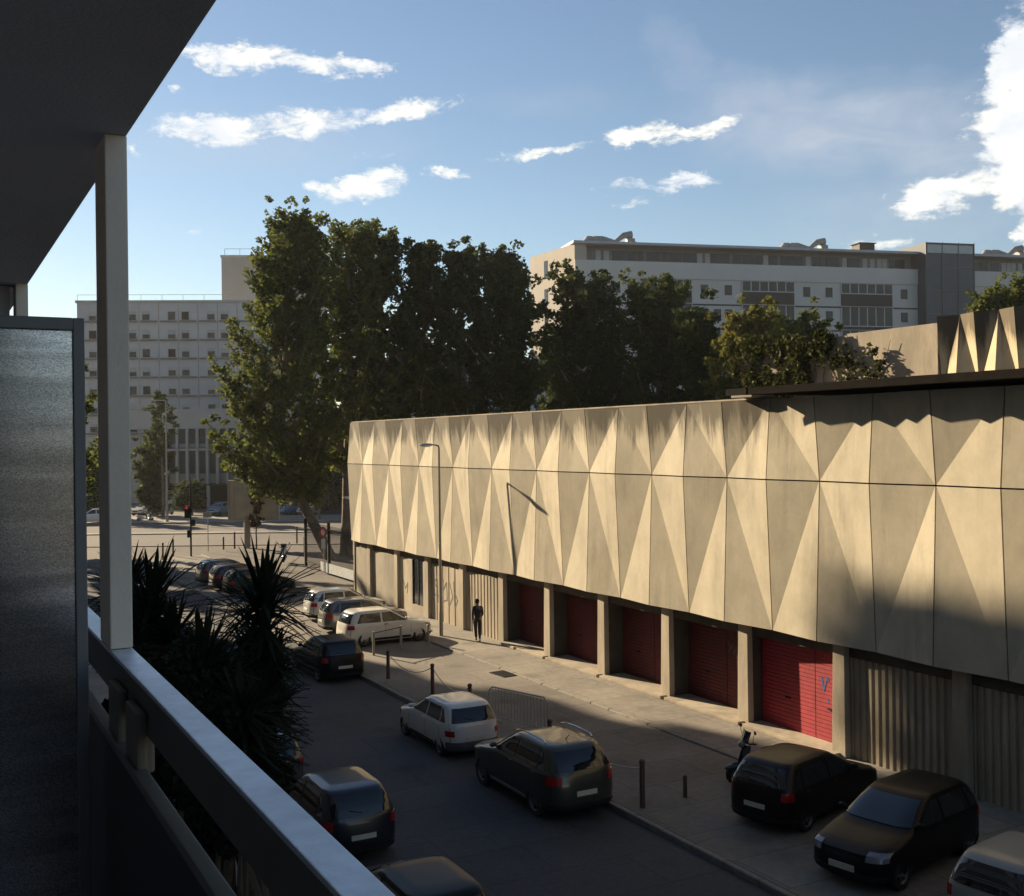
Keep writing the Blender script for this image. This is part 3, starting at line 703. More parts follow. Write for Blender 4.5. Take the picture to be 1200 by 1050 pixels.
LB2 = localroot('apartment_building', 'tall plain grey block rising behind the leftmost big plane tree', 'building', 262, 185, R(4))
mb = MB(); mb.box(0, 16, 0, 14, 0, 39.5); mb.build('wall', mat('grey_tower_render', (.30, .285, .265), .85, .08, .3), LB2)
mb = MB(); mb.box(-.15, 16.15, -.15, 14.15, 39.5, 39.9); mb.build('roof', M_fin, LB2)
mb = MB()
for i in range(7): mb.cyl((.5 + i * 2.5, .3, 39.9), (.5 + i * 2.5, .3, 41.0), .04, 6)
mb.cyl((0.5, .3, 41), (15.5, .3, 41), .04, 6); mb.build('roof_railing', M_galv, LB2)
for k in range(8):
    mb = MB(); mb.box(9, 10.2, -.05, -.001, 36 - k * 3, 37.3 - k * 3); mb.build('window', M_mglass, LB2)
# low office building with concrete fins
OB = localroot('office_building', 'low office building with white vertical fins between dark windows, across the avenue', 'building', 196, 140, 0)
mb = MB(); mb.box(0, 14.5, .3, 16, 3.2, 12.6); mb.box(14.5, 40, 1.5, 16, 3.2, 10.5); mb.build('wall', mat('office_wall', (.05, .055, .06), .6), OB)
mb = MB(); mb.box(-6, 14.8, 0, 16, 10.4, 12.9); mb.box(-.2, 14.8, -.15, .298, 7.6, 7.9); mb.box(14.8, 40, 1.3, 16, 9.8, 10.7); mb.build('fascia', M_fin, OB)
for i in range(12):
    x = i * 1.27
    mb = MB(); mb.box(x - .16, x + .16, -.35, .29, 3.4, 7.58); mb.box(x - .14, x + .14, -.3, .29, 7.92, 10.38); mb.build('fin', M_fin, OB)
for i in range(11):
    x = i * 1.27
    for z0, z1 in ((3.5, 4.7), (8.0, 8.5)):
        mb = MB(); mb.box(x + .18, x + 1.09, .2, .298, z0, z1); mb.build('spandrel_panel', mat('spandrel', (.22, .24, .25), .6), OB)
mb = MB(); mb.box(0, 40, 6, 16, 0, 3.2); mb.build('ground_floor', M_black, OB)
for x in (.3, 5, 10, 15, 20): 
    mb = MB(); mb.box(x - .2, x + .2, .3, .7, 0, 3.2); mb.build('column', M_fin, OB)
mb = MB(); mb.box(8.8, 17.5, -2.2, 1.3, 4.6, 5.3); mb.build('entrance_canopy', M_fin, OB, bevel=.05)
mb = MB(); mb.box(14.9, 17.2, .8, 1.5, 5.4, 7.6); mb.build('brick_bay', mat('old_brick', (.20, .13, .10), .8, .3, 3), OB)
SH = localroot('shop_building', 'small pale rendered building under the canopy behind the billboard', 'building', 278, 133, 0)
mb = MB(); mb.box(0, 6.5, 0, 6, 0, 4.2); mb.build('wall', M_rwall2, SH)
mb = MB(); mb.box(-.2, 6.8, -.3, 6, 4.2, 4.5); mb.build('roof', M_fin, SH)
mb = MB(); mb.box(.9, 2.6, -.04, -.001, .1, 2.3); mb.build('door', M_trim, SH)
# low grey building seen between the trunks
GB = localroot('apartment_building', 'grey apartment block glimpsed between the trunks of the middle trees', 'building', 400, 128, R(2))
mb = MB(); mb.box(0, 26, 0, 12, 0, 17.5); mb.build('wall', M_wwall, GB)
mb = MB(); mb.box(-.2, 26.2, -.2, 12.2, 17.5, 17.9); mb.build('roof', M_fin, GB)
for r_ in range(5):
    for i in range(7):
        x = 1.5 + i * 3.5; z = 15 - 3 * r_
        mb = MB(); mb.box(x, x + 1.4, -.06, -.001, z - .6, z + .9); mb.build('window', M_mglass, GB)
# ------------------------------------------------------------------ trees
def leaf_mesh(name, centers, sizes, m, rng, updir=.35, aspect=.75):
    """many small folded leaves (two triangles each), numpy built"""
    n = len(centers)
    d = rng.normal(size=(n, 3)); d[:, 2] *= .6; d /= np.linalg.norm(d, axis=1)[:, None]
    e = rng.normal(size=(n, 3)); e -= (e * d).sum(1)[:, None] * d; e /= np.linalg.norm(e, axis=1)[:, None]
    nn = np.cross(d, e)
    s = sizes[:, None]
    p0 = centers - d * s * .5; p2 = centers + d * s * .5
    p1 = centers + e * s * .5 * aspect + nn * s * .12; p3 = centers - e * s * .5 * aspect + nn * s * .12
    v = np.stack([p0, p1, p2, p3], 1).reshape(-1, 3).astype(np.float32)
    me = bpy.data.meshes.new(name); me.vertices.add(4 * n); me.vertices.foreach_set('co', v.ravel())
    idx = (np.arange(n) * 4)[:, None] + np.array([0, 1, 2, 0, 2, 3]); idx = idx.ravel().astype(np.int32)
    me.loops.add(6 * n); me.loops.foreach_set('vertex_index', idx)
    me.polygons.add(2 * n); me.polygons.foreach_set('loop_start', np.arange(0, 6 * n, 3, dtype=np.int32)); me.polygons.foreach_set('loop_total', np.full(2 * n, 3, dtype=np.int32))
    me.update(); me.validate(); me.materials.append(m)
    return me
def make_tree(name, label, loc, h, cb, rx, seed, m, group=None, nleaf=26000, clump=1.0, ls=.30, trunk_r=.32, lean=(0, 0), ry=None, nclump=40, cat='tree', top=.5, tip=0.0):
    """h total height, cb crown base height, rx crown radius. Upswept limbs from a trunk, leaf sprays along the outer part of each limb."""
    rng = np.random.default_rng(seed); rr = random.Random(seed)
    ry = ry or rx
    t = thing(name, label, cat, loc, 0, group)
    ch = h - cb; lx, ly = lean; sx, sy_ = tip * rx * c_, -tip * rx * s_
    ph = [rr.uniform(0, 6.28) for _ in range(4)]
    def prof(f): return (min(1, .55 + f * 1.9) if f < .25 else 1.0) * (1.0 if f < .35 else 1 - top * ((f - .35) / .65) ** 1.15)
    def axis(z):
        k = min(1, max(0, z / (h * .3))); q = max(0, (z - cb) / ch)
        return Vector((lx * k + sx * q, ly * k + sy_ * q, z))
    C = []; LB_ = []
    n_l = int(nclump * .62)
    for i in range(n_l):
        f = (i + rr.random()) / n_l; f = f ** .85; a = i * 2.399 + rr.uniform(-.5, .5)
        lobe = 1 + .22 * math.sin(3 * a + ph[0] + f * 5) + .16 * math.sin(5 * f * 3.1 + ph[1] + a)
        rad = prof(f) * lobe * rr.uniform(.78, 1.08) * max(.2, 1 - clump * .35 / rx)
        ze = cb + f * ch * .985 + rr.uniform(-.2, .2) * clump
        e = axis(ze) + Vector((math.cos(a) * rx * rad, math.sin(a) * ry * rad, 0)); e.z = min(e.z, h - clump * .2)
        dist = math.hypot(rx * rad, ry * rad) * .7; zs = max(cb * .75, ze - dist * rr.uniform(.7, 1.3) - .4)
        b = axis(zs); mid = b.lerp(e, .55) + Vector((0, 0, -dist * .10)) + Vector((rr.uniform(-.25, .25), rr.uniform(-.25, .25), 0)) * clump
        LB_.append((b, mid, e))
        for k in range(7):
            tt = .30 + .70 * (k + rr.random() * .6) / 6.6
            p = (b.lerp(mid, tt * 2) if tt < .5 else mid.lerp(e, min(1.06, tt * 2 - 1)))
            r0 = clump * (.70 - .42 * tt) * rr.uniform(.6, 1.3)
            C.append((np.array(p + Vector((rr.uniform(-1, 1), rr.uniform(-1, 1), rr.uniform(-.6, .6))) * clump * .55 * (1.2 - tt)), r0))
            if rr.random() < .35:
                q = p + Vector((rr.uniform(-1, 1), rr.uniform(-1, 1), rr.uniform(-.3, .9))).normalized() * clump * rr.uniform(.7, 1.3)
                C.append((np.array(q), clump * rr.uniform(.22, .4)))
    wts = np.array([r ** 1.9 for _, r in C]); wts /= wts.sum()
    which = rng.choice(len(C), nleaf, p=wts)
    cc = np.array([p for p, _ in C])[which]; cr = np.array([r for _, r in C])[which]
    u = rng.normal(size=(nleaf, 3)); u /= np.linalg.norm(u, axis=1)[:, None]
    rad = rng.random(nleaf) ** .5 * 1.15
    pos = cc + u * (cr * rad)[:, None] * np.array([1.1, 1.1, .9])
    pos = pos[pos[:, 2] > cb * .6]
    sizes = ls * (.45 + 1.0 * rng.random(len(pos)))
    me = leaf_mesh('crown', pos, sizes, m, rng)
    o = bpy.data.objects.new('crown', me); COL.objects.link(o); o.parent = t
    mb = MB()
    zl = [-.2, h * .12, h * .25, cb + ch * .2, cb + ch * .5, cb + ch * .8]; tr = [1.25, 1.0, .9, .75, .45, .15]
    zl = sorted(zl)
    mb.tube([axis(z) + Vector((rr.uniform(-.1, .1), rr.uniform(-.1, .1), 0)) * (1 if 0 < z else 0) for z in zl], [trunk_r * q for q in tr], 10)
    for b, mid, e in LB_:
        mb.tube([b, mid, b.lerp(e, .96) if False else e], [trunk_r * .34, trunk_r * .22, .03], 5)
    mb.build('trunk', M_bark, t, smooth=True, fixn=False)
    return t
def ztop(py, z): return H + (516 - py - 1) / F * z
def treepx(name, label, pxc, half, ytop, ybot, z, seed, m, h0=-.12, **k):
    p = D(pxc, 516, z); hh = ztop(ytop, z) - h0; cbb = ztop(ybot, z) - h0
    return make_tree(name, label, (p.x, p.y, h0), hh, max(1.2, cbb), half / F * z, seed, m, **k)
TG = 'plane trees behind the hall'
treepx('plane_tree', 'tallest and leftmost plane tree, sunlit on its left, its crown reaching down to the avenue', 388, 92, 238, 562, 80, 11, M_leafA, group=TG, nleaf=38361, clump=1.15, ls=0.31, trunk_r=.36, lean=(-3.6, 1.9), top=.66, nclump=165, tip=.34)
treepx('plane_tree', 'big plane tree whose leaning trunk stands at the far corner of the hall', 404, 70, 246, 530, 83, 12, M_leafA, group=TG, nleaf=24508, clump=1.1, ls=0.31, trunk_r=.40, lean=(.3, 0.3), top=.5, nclump=100, tip=.12)
treepx('plane_tree', 'dark plane tree directly right of the two tallest, top just above the hall corner', 452, 56, 258, 480, 86, 13, M_leafB, group=TG, nleaf=20246, clump=1.1, ls=0.31, top=.62, tip=-.1, nclump=72)
treepx('plane_tree', 'dark plane tree with a pointed top left of the middle of the row', 497, 54, 277, 472, 85, 14, M_leafB, group=TG, nleaf=18115, clump=1.05, ls=0.31, top=.62, tip=.05, nclump=70)
treepx('plane_tree', 'narrow plane tree in the middle of the row', 546, 52, 284, 475, 83, 15, M_leafB, group=TG, nleaf=17049, clump=1.0, ls=0.31, top=.66, tip=-.1, nclump=66)
treepx('plane_tree', 'plane tree just left of the beige end wall of the modern block', 602, 64, 284, 460, 81, 16, M_leafB, group=TG, nleaf=22377, clump=1.15, ls=0.31, top=.66, tip=-.2, nclump=84)
treepx('plane_tree', 'broad plane tree in front of the corner of the modern block', 700, 64, 310, 480, 74, 17, M_leafB, group=TG, nleaf=21312, clump=1.1, ls=0.30, top=.5, tip=-.2, nclump=72)
treepx('plane_tree', 'round plane tree covering the first loggias of the modern block', 774, 66, 320, 480, 71, 18, M_leafB, group=TG, nleaf=21312, clump=1.1, ls=0.30, top=.4, tip=.1, nclump=72)
treepx('plane_tree', 'lower yellowing tree behind the roof edge of the hall', 872, 56, 362, 480, 60, 19, M_leafC, group=TG, nleaf=15984, clump=.8, ls=0.23, top=.5, nclump=70, tip=.15)
treepx('plane_tree', 'low dark tree closing the gap left of the yellowing tree', 822, 34, 362, 480, 66, 61, M_leafB, group=TG, nleaf=14000, clump=.9, ls=.27, top=.5, nclump=46)
treepx('plane_tree', 'small dark tree behind the upper wall of the hall', 938, 58, 362, 470, 64, 20, M_leafA, group=TG, nleaf=14918, clump=.85, ls=0.24, top=.5, nclump=66, tip=-.2)
treepx('plane_tree', 'tree top just right of the stair tower above the upper panels', 1158, 26, 344, 420, 66, 21, M_leafA, group=TG, nleaf=6393, clump=.8, ls=0.26)
treepx('plane_tree', 'tree top at the right edge of the view above the upper panels', 1200, 24, 332, 420, 66, 22, M_leafA, group=TG, nleaf=6393, clump=.8, ls=0.26)
treepx('plane_tree', 'plane tree filling the gap in front of the end wall of the modern block', 652, 26, 385, 490, 86, 44, M_leafB, group=TG, nleaf=6393, clump=.95, ls=0.31, top=.6)
TA = 'street trees along the avenue'
treepx('street_tree', 'dark evergreen tree beside the office building, seen just right of the balcony post', 180, 27, 496, 592, 128, 31, M_leafB, group=TA, nleaf=12000, clump=1.2, ls=.42)
treepx('street_tree', 'thin feathery tree with airy top in front of the white block', 190, 24, 450, 530, 126, 32, M_leafB, group=TA, nleaf=4200, clump=.8, ls=.3, nclump=22, trunk_r=.18)
treepx('street_tree', 'dark shrubby tree under the office fins', 222, 20, 560, 600, 132, 33, M_leafB, group=TA, nleaf=5000, clump=1.0, ls=.4)
treepx('street_tree', 'dark bushy tree behind the cars right of the billboard', 352, 34, 528, 595, 134, 34, M_leafB, group=TA, nleaf=12000, clump=1.2, ls=.42)
treepx('street_tree', 'young pale green tree with whitish trunk beyond the avenue, near the hall corner', 373, 13, 536, 585, 119, 35, M_leafC, group=TA, nleaf=2600, clump=.55, ls=.3, trunk_r=.14)
treepx('street_tree', 'slim sapling with reddish top standing in front of the billboard', 299, 12, 560, 612, 89, 36, M_leafR, group=TA, nleaf=1300, clump=.4, ls=.22, trunk_r=.06, nclump=10)
treepx('street_tree', 'dark tree in the gap between the screen and the post', 108, 26, 515, 600, 125, 37, M_leafB, group=TA, nleaf=8000, clump=1.2, ls=.42)
treepx('street_tree', 'broad dark tree behind the parked cars at the right of the office', 405, 40, 500, 600, 128, 38, M_leafB, group=TA, nleaf=12000, clump=1.2, ls=.42)
# street trees hidden behind the screen and post; their shade falls on the parking strip; unseen pine added to shade the facade
for (x, y, hh, rr_, cb_, sd, lab) in ((8.3, 92.5, 15.5, 4.8, 3.5, 50, 'bushy tree at the end of the street, seen in the slit beside the post'),
        (2.5, 95.5, 16, 5.0, 3.5, 51, 'bushy tree at the street end, hidden behind the privacy screen'),
        (-4.0, 98, 16, 5.0, 3.5, 52, 'bushy tree standing past the end of our own building'),
        (-1.2, 87.4, 30.9, 1.1, 28.3, 53, 'unseen very tall umbrella pine added to cast soft shade on the hall facade')):
    make_tree('street_tree', lab, (x, y, -.12), hh, cb_, rr_, sd, M_leafA, group=TA, nleaf=15000 if sd != 53 else 1500, clump=1.2 if sd != 53 else .6, ls=.34)

# climbing plant on the set-back wall
cp = thing('climbing_plant', 'brown green creeper hanging over the set-back wall above the canopy', 'creeper', (26.8, 28.5, 9.66))
rng = np.random.default_rng(5); pts = []
for i in range(62):
    y = rng.uniform(-3.2, 4.2); zz = rng.uniform(.0, 2.1) * (.45 + .55 * min(1, (y + 5.6) / 5)); r0 = rng.uniform(.2, .5); k_sp = 1 if y > -1 else .35
    k = int(110 * k_sp); q = rng.normal(size=(k, 3)); q /= np.linalg.norm(q, axis=1)[:, None]
    pts.append(np.array([-.12, y, zz]) + q * (rng.random(k) ** .5 * r0)[:, None] * np.array([.45, 1, 1]))
pts = np.concatenate(pts); pts = pts[(pts[:, 2] > 0.02)]
me = leaf_mesh('foliage', pts, .16 * (.6 + .8 * rng.random(len(pts))), M_leafD, rng); o = bpy.data.objects.new('foliage', me); COL.objects.link(o); o.parent = cp
mb = MB(); rr = random.Random(4)
for i in range(26):
    y = rr.uniform(-2.6, 4); p = Vector((.06, y, 0)); L_ = [p.copy()]
    for k in range(6):
        p = p + Vector((rr.uniform(-.02, .02), rr.uniform(-.3, .3), rr.uniform(.18, .42))); p.x = .04 - .01 * k; L_.append(p.copy())
    mb.tube(L_, [.03, .026, .02, .018, .014, .01, .006], 5)
mb.tube([(.06, -2.9, .03), (.06, 0, .05), (.06, 4.3, .03)], .03, 6); mb.build('stem', M_bark, cp)

# ------------------------------------------------------------------ yuccas in the front garden
def yucca_head(mb, c, r, rr, n=46):
    for i in range(n):
        a = rr.uniform(0, 2 * math.pi); up = rr.uniform(-.55, 1.35); L_ = r * rr.uniform(.75, 1.15); wd = .036 * rr.uniform(.8, 1.25)
        d = Vector((math.cos(a) * math.cos(up), math.sin(a) * math.cos(up), math.sin(up))); sd_ = Vector((-math.sin(a), math.cos(a), 0)); dn = Vector((0, 0, -1))
        droop = .22 * rr.uniform(.3, 1.2); ring = []
        for t, k in ((.04, .7), (.3, 1.1), (.6, .9), (.85, .5), (1.0, .02)):
            p = Vector(c) + d * L_ * t + dn * droop * L_ * t * t * max(0.1, math.cos(up)); ring.append((p - sd_ * wd * k, p + sd_ * wd * k, p + dn * wd * .3))
        vs = [q for tr in ring for q in tr]; fs = []
        for j in range(4):
            b = j * 3; fs += [(b, b + 3, b + 5, b + 2), (b + 2, b + 5, b + 4, b + 1), (b, b + 1, b + 4, b + 3)]
        mb.add(vs, fs)
def make_yucca(label, loc, heads, seed, group='yuccas in the front garden'):
    rr = random.Random(seed); t = thing('yucca', label, 'yucca', loc, 0, group)
    tb = MB(); lb = MB()
    for (x, y, z, r) in heads:
        tb.tube([(x * .15, y * .15, 0), (x * .35, y * .35, z * .35), (x * .75, y * .75, z * .7), (x, y, z)], [.13, .11, .085, .07], 8)
        for k in range(5):
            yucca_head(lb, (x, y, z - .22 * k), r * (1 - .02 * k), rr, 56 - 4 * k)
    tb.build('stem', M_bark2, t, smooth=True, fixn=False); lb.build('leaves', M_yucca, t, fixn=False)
    return t
def yl(px, y_, dist):   # plant head surveyed at forward distance
    return D(px, y_, dist)
def yucca_px(label, base_px, base_z, heads, seed):
    b = D(base_px, 516, base_z); b.z = 0
    hs = []
    for px, py, z, r in heads:
        p = D(px, py, z); hs.append((p.x - b.x, p.y - b.y, p.z, r))
    return make_yucca(label, (b.x, b.y, 0), hs, seed)
yucca_px('tall yucca with one high spiky head, its blades reaching the parked cars', 312, 18.2, [(308, 700, 18.0, 1.05), (292, 775, 18.6, .75), (318, 775, 17.8, .65)], 1)
yucca_px('yucca right beside the balcony post with two dark heads', 176, 17.5, [(178, 704, 17.5, 1.0), (205, 745, 17.0, .75), (150, 690, 18.2, .8)], 2)
yucca_px('low wide yucca between the two tall ones', 240, 16.5, [(237, 778, 16.5, .95), (262, 800, 16.9, .8), (215, 800, 16.0, .7), (285, 835, 16.0, .75)], 3)
yucca_px('dark yucca lowest of the group, above the parked car by the rail', 320, 17, [(306, 835, 17.0, .75), (272, 862, 16.4, .75), (250, 875, 16.0, .7)], 4)
def bush(label, px, py, z, rx, rz_, seed, n=16000):
    p = D(px, py, z); 
    t = thing('shrub', label, 'shrub', (p.x, p.y, 0), 0, 'shrubs in the front garden')
    rng = np.random.default_rng(seed); zc = p.z
    u = rng.normal(size=(n, 3)); u /= np.linalg.norm(u, axis=1)[:, None]
    lump = 1 + .18 * np.sin(u[:, 0] * 7 + seed) * np.cos(u[:, 1] * 6) + .15 * np.sin(u[:, 2] * 9)
    pos = u * (rng.random(n) ** .3 * lump)[:, None] * np.array([rx, rx, rz_]) + np.array([0, 0, zc])
    pos = pos[pos[:, 2] > .05]
    me = leaf_mesh('foliage', pos, .12 * (.6 + .8 * rng.random(len(pos))), M_shrub, rng); o = bpy.data.objects.new('foliage', me); COL.objects.link(o); o.parent = t
    mb = MB()
    for k in range(6):
        a = k * 1.05; mb.tube([(0, 0, 0), (math.cos(a) * .3, math.sin(a) * .3, zc * .5), (math.cos(a) * rx * .5, math.sin(a) * rx * .5, zc)], [.08, .05, .02], 6)
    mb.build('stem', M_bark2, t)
bush('large dark shrub filling the garden below the yuccas', 262, 925, 16.2, .7, 1.0, 5)
bush('dark round shrub beside the rail and the post', 190, 850, 15.8, .9, 1.0, 6)
bush('dark shrub right of the tall yucca, next to the road', 288, 930, 17.2, .6, 1.0, 7)

# ------------------------------------------------------------------ cars
def paint(name, base, rough=.28, coat=.8, metal=0.0, spec=.5):
    return mat(name, base, rough, .04, 3, metal=metal, coat=coat, spec=spec)
HATCH = dict(L=3.9, rings=[(.18, -1.80, 1.82, .72), (.26, -1.92, 1.91, .795), (.40, -1.95, 1.95, .825), (.58, -1.94, 1.93, .835), (.68, -1.93, 1.89, .83), (.75, -1.92, 1.74, .825), (.84, -1.905, 1.36, .815),
        (.92, -1.885, 1.00, .795), (.98, -1.86, .86, .765), (1.10, -1.80, .66, .725), (1.22, -1.72, .45, .68), (1.33, -1.62, .22, .63), (1.385, -1.53, .07, .60), (1.408, -1.44, -.03, .555), (1.42, -1.1, -.3, .35)],
        belt=.945, roof=1.335, wb=2.44, wc=0.02, wr=.285, pil=-.28, rq=-1.52, wdw=(.52, .13), tail='mid')
OLD = dict(L=3.75, rings=[(.18, -1.74, 1.76, .70), (.26, -1.86, 1.83, .775), (.40, -1.88, 1.86, .80), (.58, -1.87, 1.85, .81), (.70, -1.86, 1.82, .805), (.76, -1.85, 1.70, .80), (.83, -1.84, 1.36, .79),
        (.90, -1.82, .98, .775), (.96, -1.80, .84, .75), (1.08, -1.72, .60, .71), (1.20, -1.63, .37, .67), (1.30, -1.54, .17, .63), (1.35, -1.45, .03, .60), (1.372, -1.36, -.06, .555), (1.384, -1.0, -.3, .35)],
        belt=.925, roof=1.295, wb=2.42, wc=.02, wr=.27, pil=-.30, rq=-1.42, wdw=(.50, .12), tail='low')
SUV = dict(L=4.25, rings=[(.22, -1.98, 2.0, .80), (.30, -2.08, 2.08, .865), (.46, -2.11, 2.12, .895), (.70, -2.10, 2.10, .91), (.84, -2.08, 2.04, .905), (.92, -2.06, 1.86, .895), (.99, -2.04, 1.45, .885),
        (1.05, -2.02, 1.08, .87), (1.11, -1.99, .93, .835), (1.24, -1.92, .70, .785), (1.38, -1.82, .45, .735), (1.49, -1.71, .22, .685), (1.55, -1.61, .05, .65), (1.576, -1.5, -.08, .60), (1.59, -1.1, -.4, .38)],
        belt=1.075, roof=1.495, wb=2.60, wc=.03, wr=.335, pil=-.32, rq=-1.58, wdw=(.58, .15), tail='mid')
def car(name, label, cfg, loc, rz, m, cat='car', group='parked cars', doors=4, rails=False, bumper=None, brake=False, detail=True, roofm=None):
    t = thing(name, label, cat, loc, rz, group)
    rg = cfg['rings']; zs = [r[0] for r in rg]
    nx_, ny_ = 9.0, 4.0
    def ring(z):
        z = min(max(z, zs[0]), zs[-1])
        for i in range(len(zs) - 1):
            if z <= zs[i + 1]:
                k = (z - zs[i]) / (zs[i + 1] - zs[i]); a, b = rg[i], rg[i + 1]
                return [a[q] + (b[q] - a[q]) * k for q in (1, 2, 3)]
        return list(rg[-1][1:])
    def sy(x, z, sg):
        xr_, xf, hw = ring(z); xc = (xr_ + xf) / 2; a = (xf - xr_) / 2
        X = min(.999, abs((x - xc) / a)); return Vector((x, sg * hw * (1 - X ** nx_) ** (1 / ny_), z))
    def fx(y, z, sg):
        xr_, xf, hw = ring(z); xc = (xr_ + xf) / 2; a = (xf - xr_) / 2
        Y = min(.95, abs(y / hw)); return Vector((xc + sg * a * (1 - Y ** ny_) ** (1 / nx_), y, z))
    YL = [0, .15, .3, .45, .6, .7, .78, .84, .89, .93]; XL = [-.80, -.74, -.66, -.56, -.44, -.3, -.15, 0, .15, .3, .44, .56, .66, .74, .80]
    q1 = [(-(1 - y ** ny_) ** (1 / nx_), y) for y in YL] + [(x, (1 - abs(x) ** nx_) ** (1 / ny_)) for x in XL] + [((1 - y ** ny_) ** (1 / nx_), y) for y in reversed(YL)]
    RP = q1 + [(x, -y) for x, y in reversed(q1[1:-1])]
    NP = len(RP); body = MB(); vs = []; fs = []
    lv = []
    for i in range(len(zs) - 1):
        k = 2 if zs[i + 1] - zs[i] > .07 else 1
        for q in range(k): lv.append(zs[i] + (zs[i + 1] - zs[i]) * q / k)
    lv.append(zs[-1])
    for z in lv:
        xr_, xf, hw = ring(z); xc = (xr_ + xf) / 2; a = (xf - xr_) / 2
        for X, Y in RP: vs.append(Vector((xc + a * X, hw * Y, z)))
    nl = len(lv)
    for j in range(nl - 1):
        for i in range(NP): fs.append((j * NP + i, j * NP + (i + 1) % NP, (j + 1) * NP + (i + 1) % NP, (j + 1) * NP + i))
    fs.append(tuple(range(NP - 1, -1, -1))); fs.append(tuple(range((nl - 1) * NP, nl * NP)))
    body.add(vs, fs)
    bo_ = body.build('body', [m, M_trim], t, fixn=True)
    wr = cfg['wr']; ax = (cfg['wc'] - cfg['wb'] / 2, cfg['wc'] + cfg['wb'] / 2); hwm = max(r[3] for r in rg)
    cut = MB()
    for x in ax:
        for sg in (-1, 1):
            cut.cyl((x, sg * (hwm - .24), wr + .02), (x, sg * (hwm + .2), wr + .02), wr + .055, 28)
    cu = cut.build('cutter', [M_trim], None)
    md = bo_.modifiers.new('b', 'BOOLEAN'); md.operation = 'DIFFERENCE'; md.object = cu; md.solver = 'EXACT'
    try: md.material_mode = 'TRANSFER'
    except Exception: pass
    evalmesh(bo_, 'body')
    cm_ = cu.data; bpy.data.objects.remove(cu); bpy.data.meshes.remove(cm_)
    bm = bmesh.new(); bm.from_mesh(bo_.data)
    for f in bm.faces: f.smooth = True
    for e in bm.edges:
        if len(e.link_faces) == 2 and e.calc_face_angle(0) > R(34): e.smooth = False
    bm.to_mesh(bo_.data); bm.free()
    nrmS = lambda sg: Vector((0, sg, 0)); OFF = .006
    def side(cs, sg, off=.009, nx=16, nz=8, mb=None):
        (xa, za), (xb, zb), (xc_, zc), (xd, zd) = cs      # rear-bottom, front-bottom, front-top, rear-top
        g = []
        for i in range(nx):
            u = i / (nx - 1); row = []
            for j in range(nz):
                v = j / (nz - 1)
                x = (xa + (xb - xa) * u) * (1 - v) + (xd + (xc_ - xd) * u) * v; z = (za + (zb - za) * u) * (1 - v) + (zd + (zc - zd) * u) * v
                p = sy(x, z, sg); dz = sy(x, z + .02, sg).y - sy(x, z - .02, sg).y; dx = sy(x + .02, z, sg).y - sy(x - .02, z, sg).y
                nv = Vector((-dx / .04 * sg * sg, 1 * sg, -dz / .04)) if sg > 0 else Vector((dx / .04, -1, dz / .04)); nv = Vector((-dx / .04 * (1 if sg > 0 else -1), sg, -dz / .04 * (1 if sg > 0 else -1)))
                row.append((p, nv.normalized()))
            g.append(row)
        (mb or MB()).slab(g, off) if mb else None
        if mb: return mb
        q = MB(); q.slab(g, off); return q
    def face(y0b, y1b, z0, z1, sg, y0t=None, y1t=None, off=OFF, ny=9, nz=4):
        y0t = y0b if y0t is None else y0t; y1t = y1b if y1t is None else y1t; g = []
        for i in range(ny):
            u = i / (ny - 1); row = []
            for j in range(nz):
                v = j / (nz - 1); y = (y0b + (y1b - y0b) * u) * (1 - v) + (y0t + (y1t - y0t) * u) * v; z = z0 + (z1 - z0) * v
                p = fx(y, z, sg); dz = fx(y, z + .02, sg).x - fx(y, z - .02, sg).x; dy = fx(y + .02, z, sg).x - fx(y - .02, z, sg).x
                row.append((p, Vector((sg, -dy / .04 * sg, -dz / .04 * sg)).normalized()))
            g.append(row)
        q = MB(); q.slab(g, off); return q
    B, Rf = cfg['belt'], cfg['roof']; hwB, hwR = ring(B)[2], ring(Rf)[2]
    wf = face(-(hwB - .09), hwB - .09, B + .03, Rf + .0, 1, -(hwR - .07), hwR - .07, off=.012, ny=25, nz=12); wf.build('windscreen', M_carglass, t, smooth=True)
    wr_ = face(-(hwB - .12), hwB - .12, B + .02, Rf - .02, -1, -(hwR - .09), hwR - .09, off=.014, ny=25, nz=12); rw = wr_.build('rear_window', M_carglass, t, smooth=True)
    wp = MB(); a_ = fx(0.0, B + .06, -1); b_ = fx(.28, B + .13, -1); wp.tube([a_ + Vector((-.02, 0, 0)), b_ + Vector((-.025, 0, 0))], .009, 6); wp.build('wiper', M_trim, rw)
    ft, fb = cfg['wdw'][1], cfg['wdw'][0]; pil = cfg['pil']
    for sg in (-1, 1):
        if doors == 4:
            q = side([(pil + .03, B), (fb + .12, B), (ft - .1, Rf - .02), (pil + .03, Rf - .02)], sg); sw = q.build('side_window', M_carglass, t, smooth=True)
            q = side([(cfg['rq'] + .25, B), (pil - .05, B), (pil - .05, Rf - .02), (cfg['rq'] + .32, Rf - .02)], sg); q.build('side_window', M_carglass, t, smooth=True)
            q = side([(cfg['rq'] - .08, B + .01), (cfg['rq'] + .19, B), (cfg['rq'] + .26, Rf - .03), (cfg['rq'] + .18, Rf - .05)], sg, nx=4); q.build('side_window', M_carglass, t, smooth=True)
        else:
            q = side([(pil - .10, B), (fb + .12, B), (ft - .1, Rf - .02), (pil - .10, Rf - .02)], sg); q.build('side_window', M_carglass, t, smooth=True)
            q = side([(cfg['rq'] + .02, B + .02), (pil - .18, B), (pil - .18, Rf - .02), (cfg['rq'] + .22, Rf - .03)], sg); q.build('side_window', M_carglass, t, smooth=True)
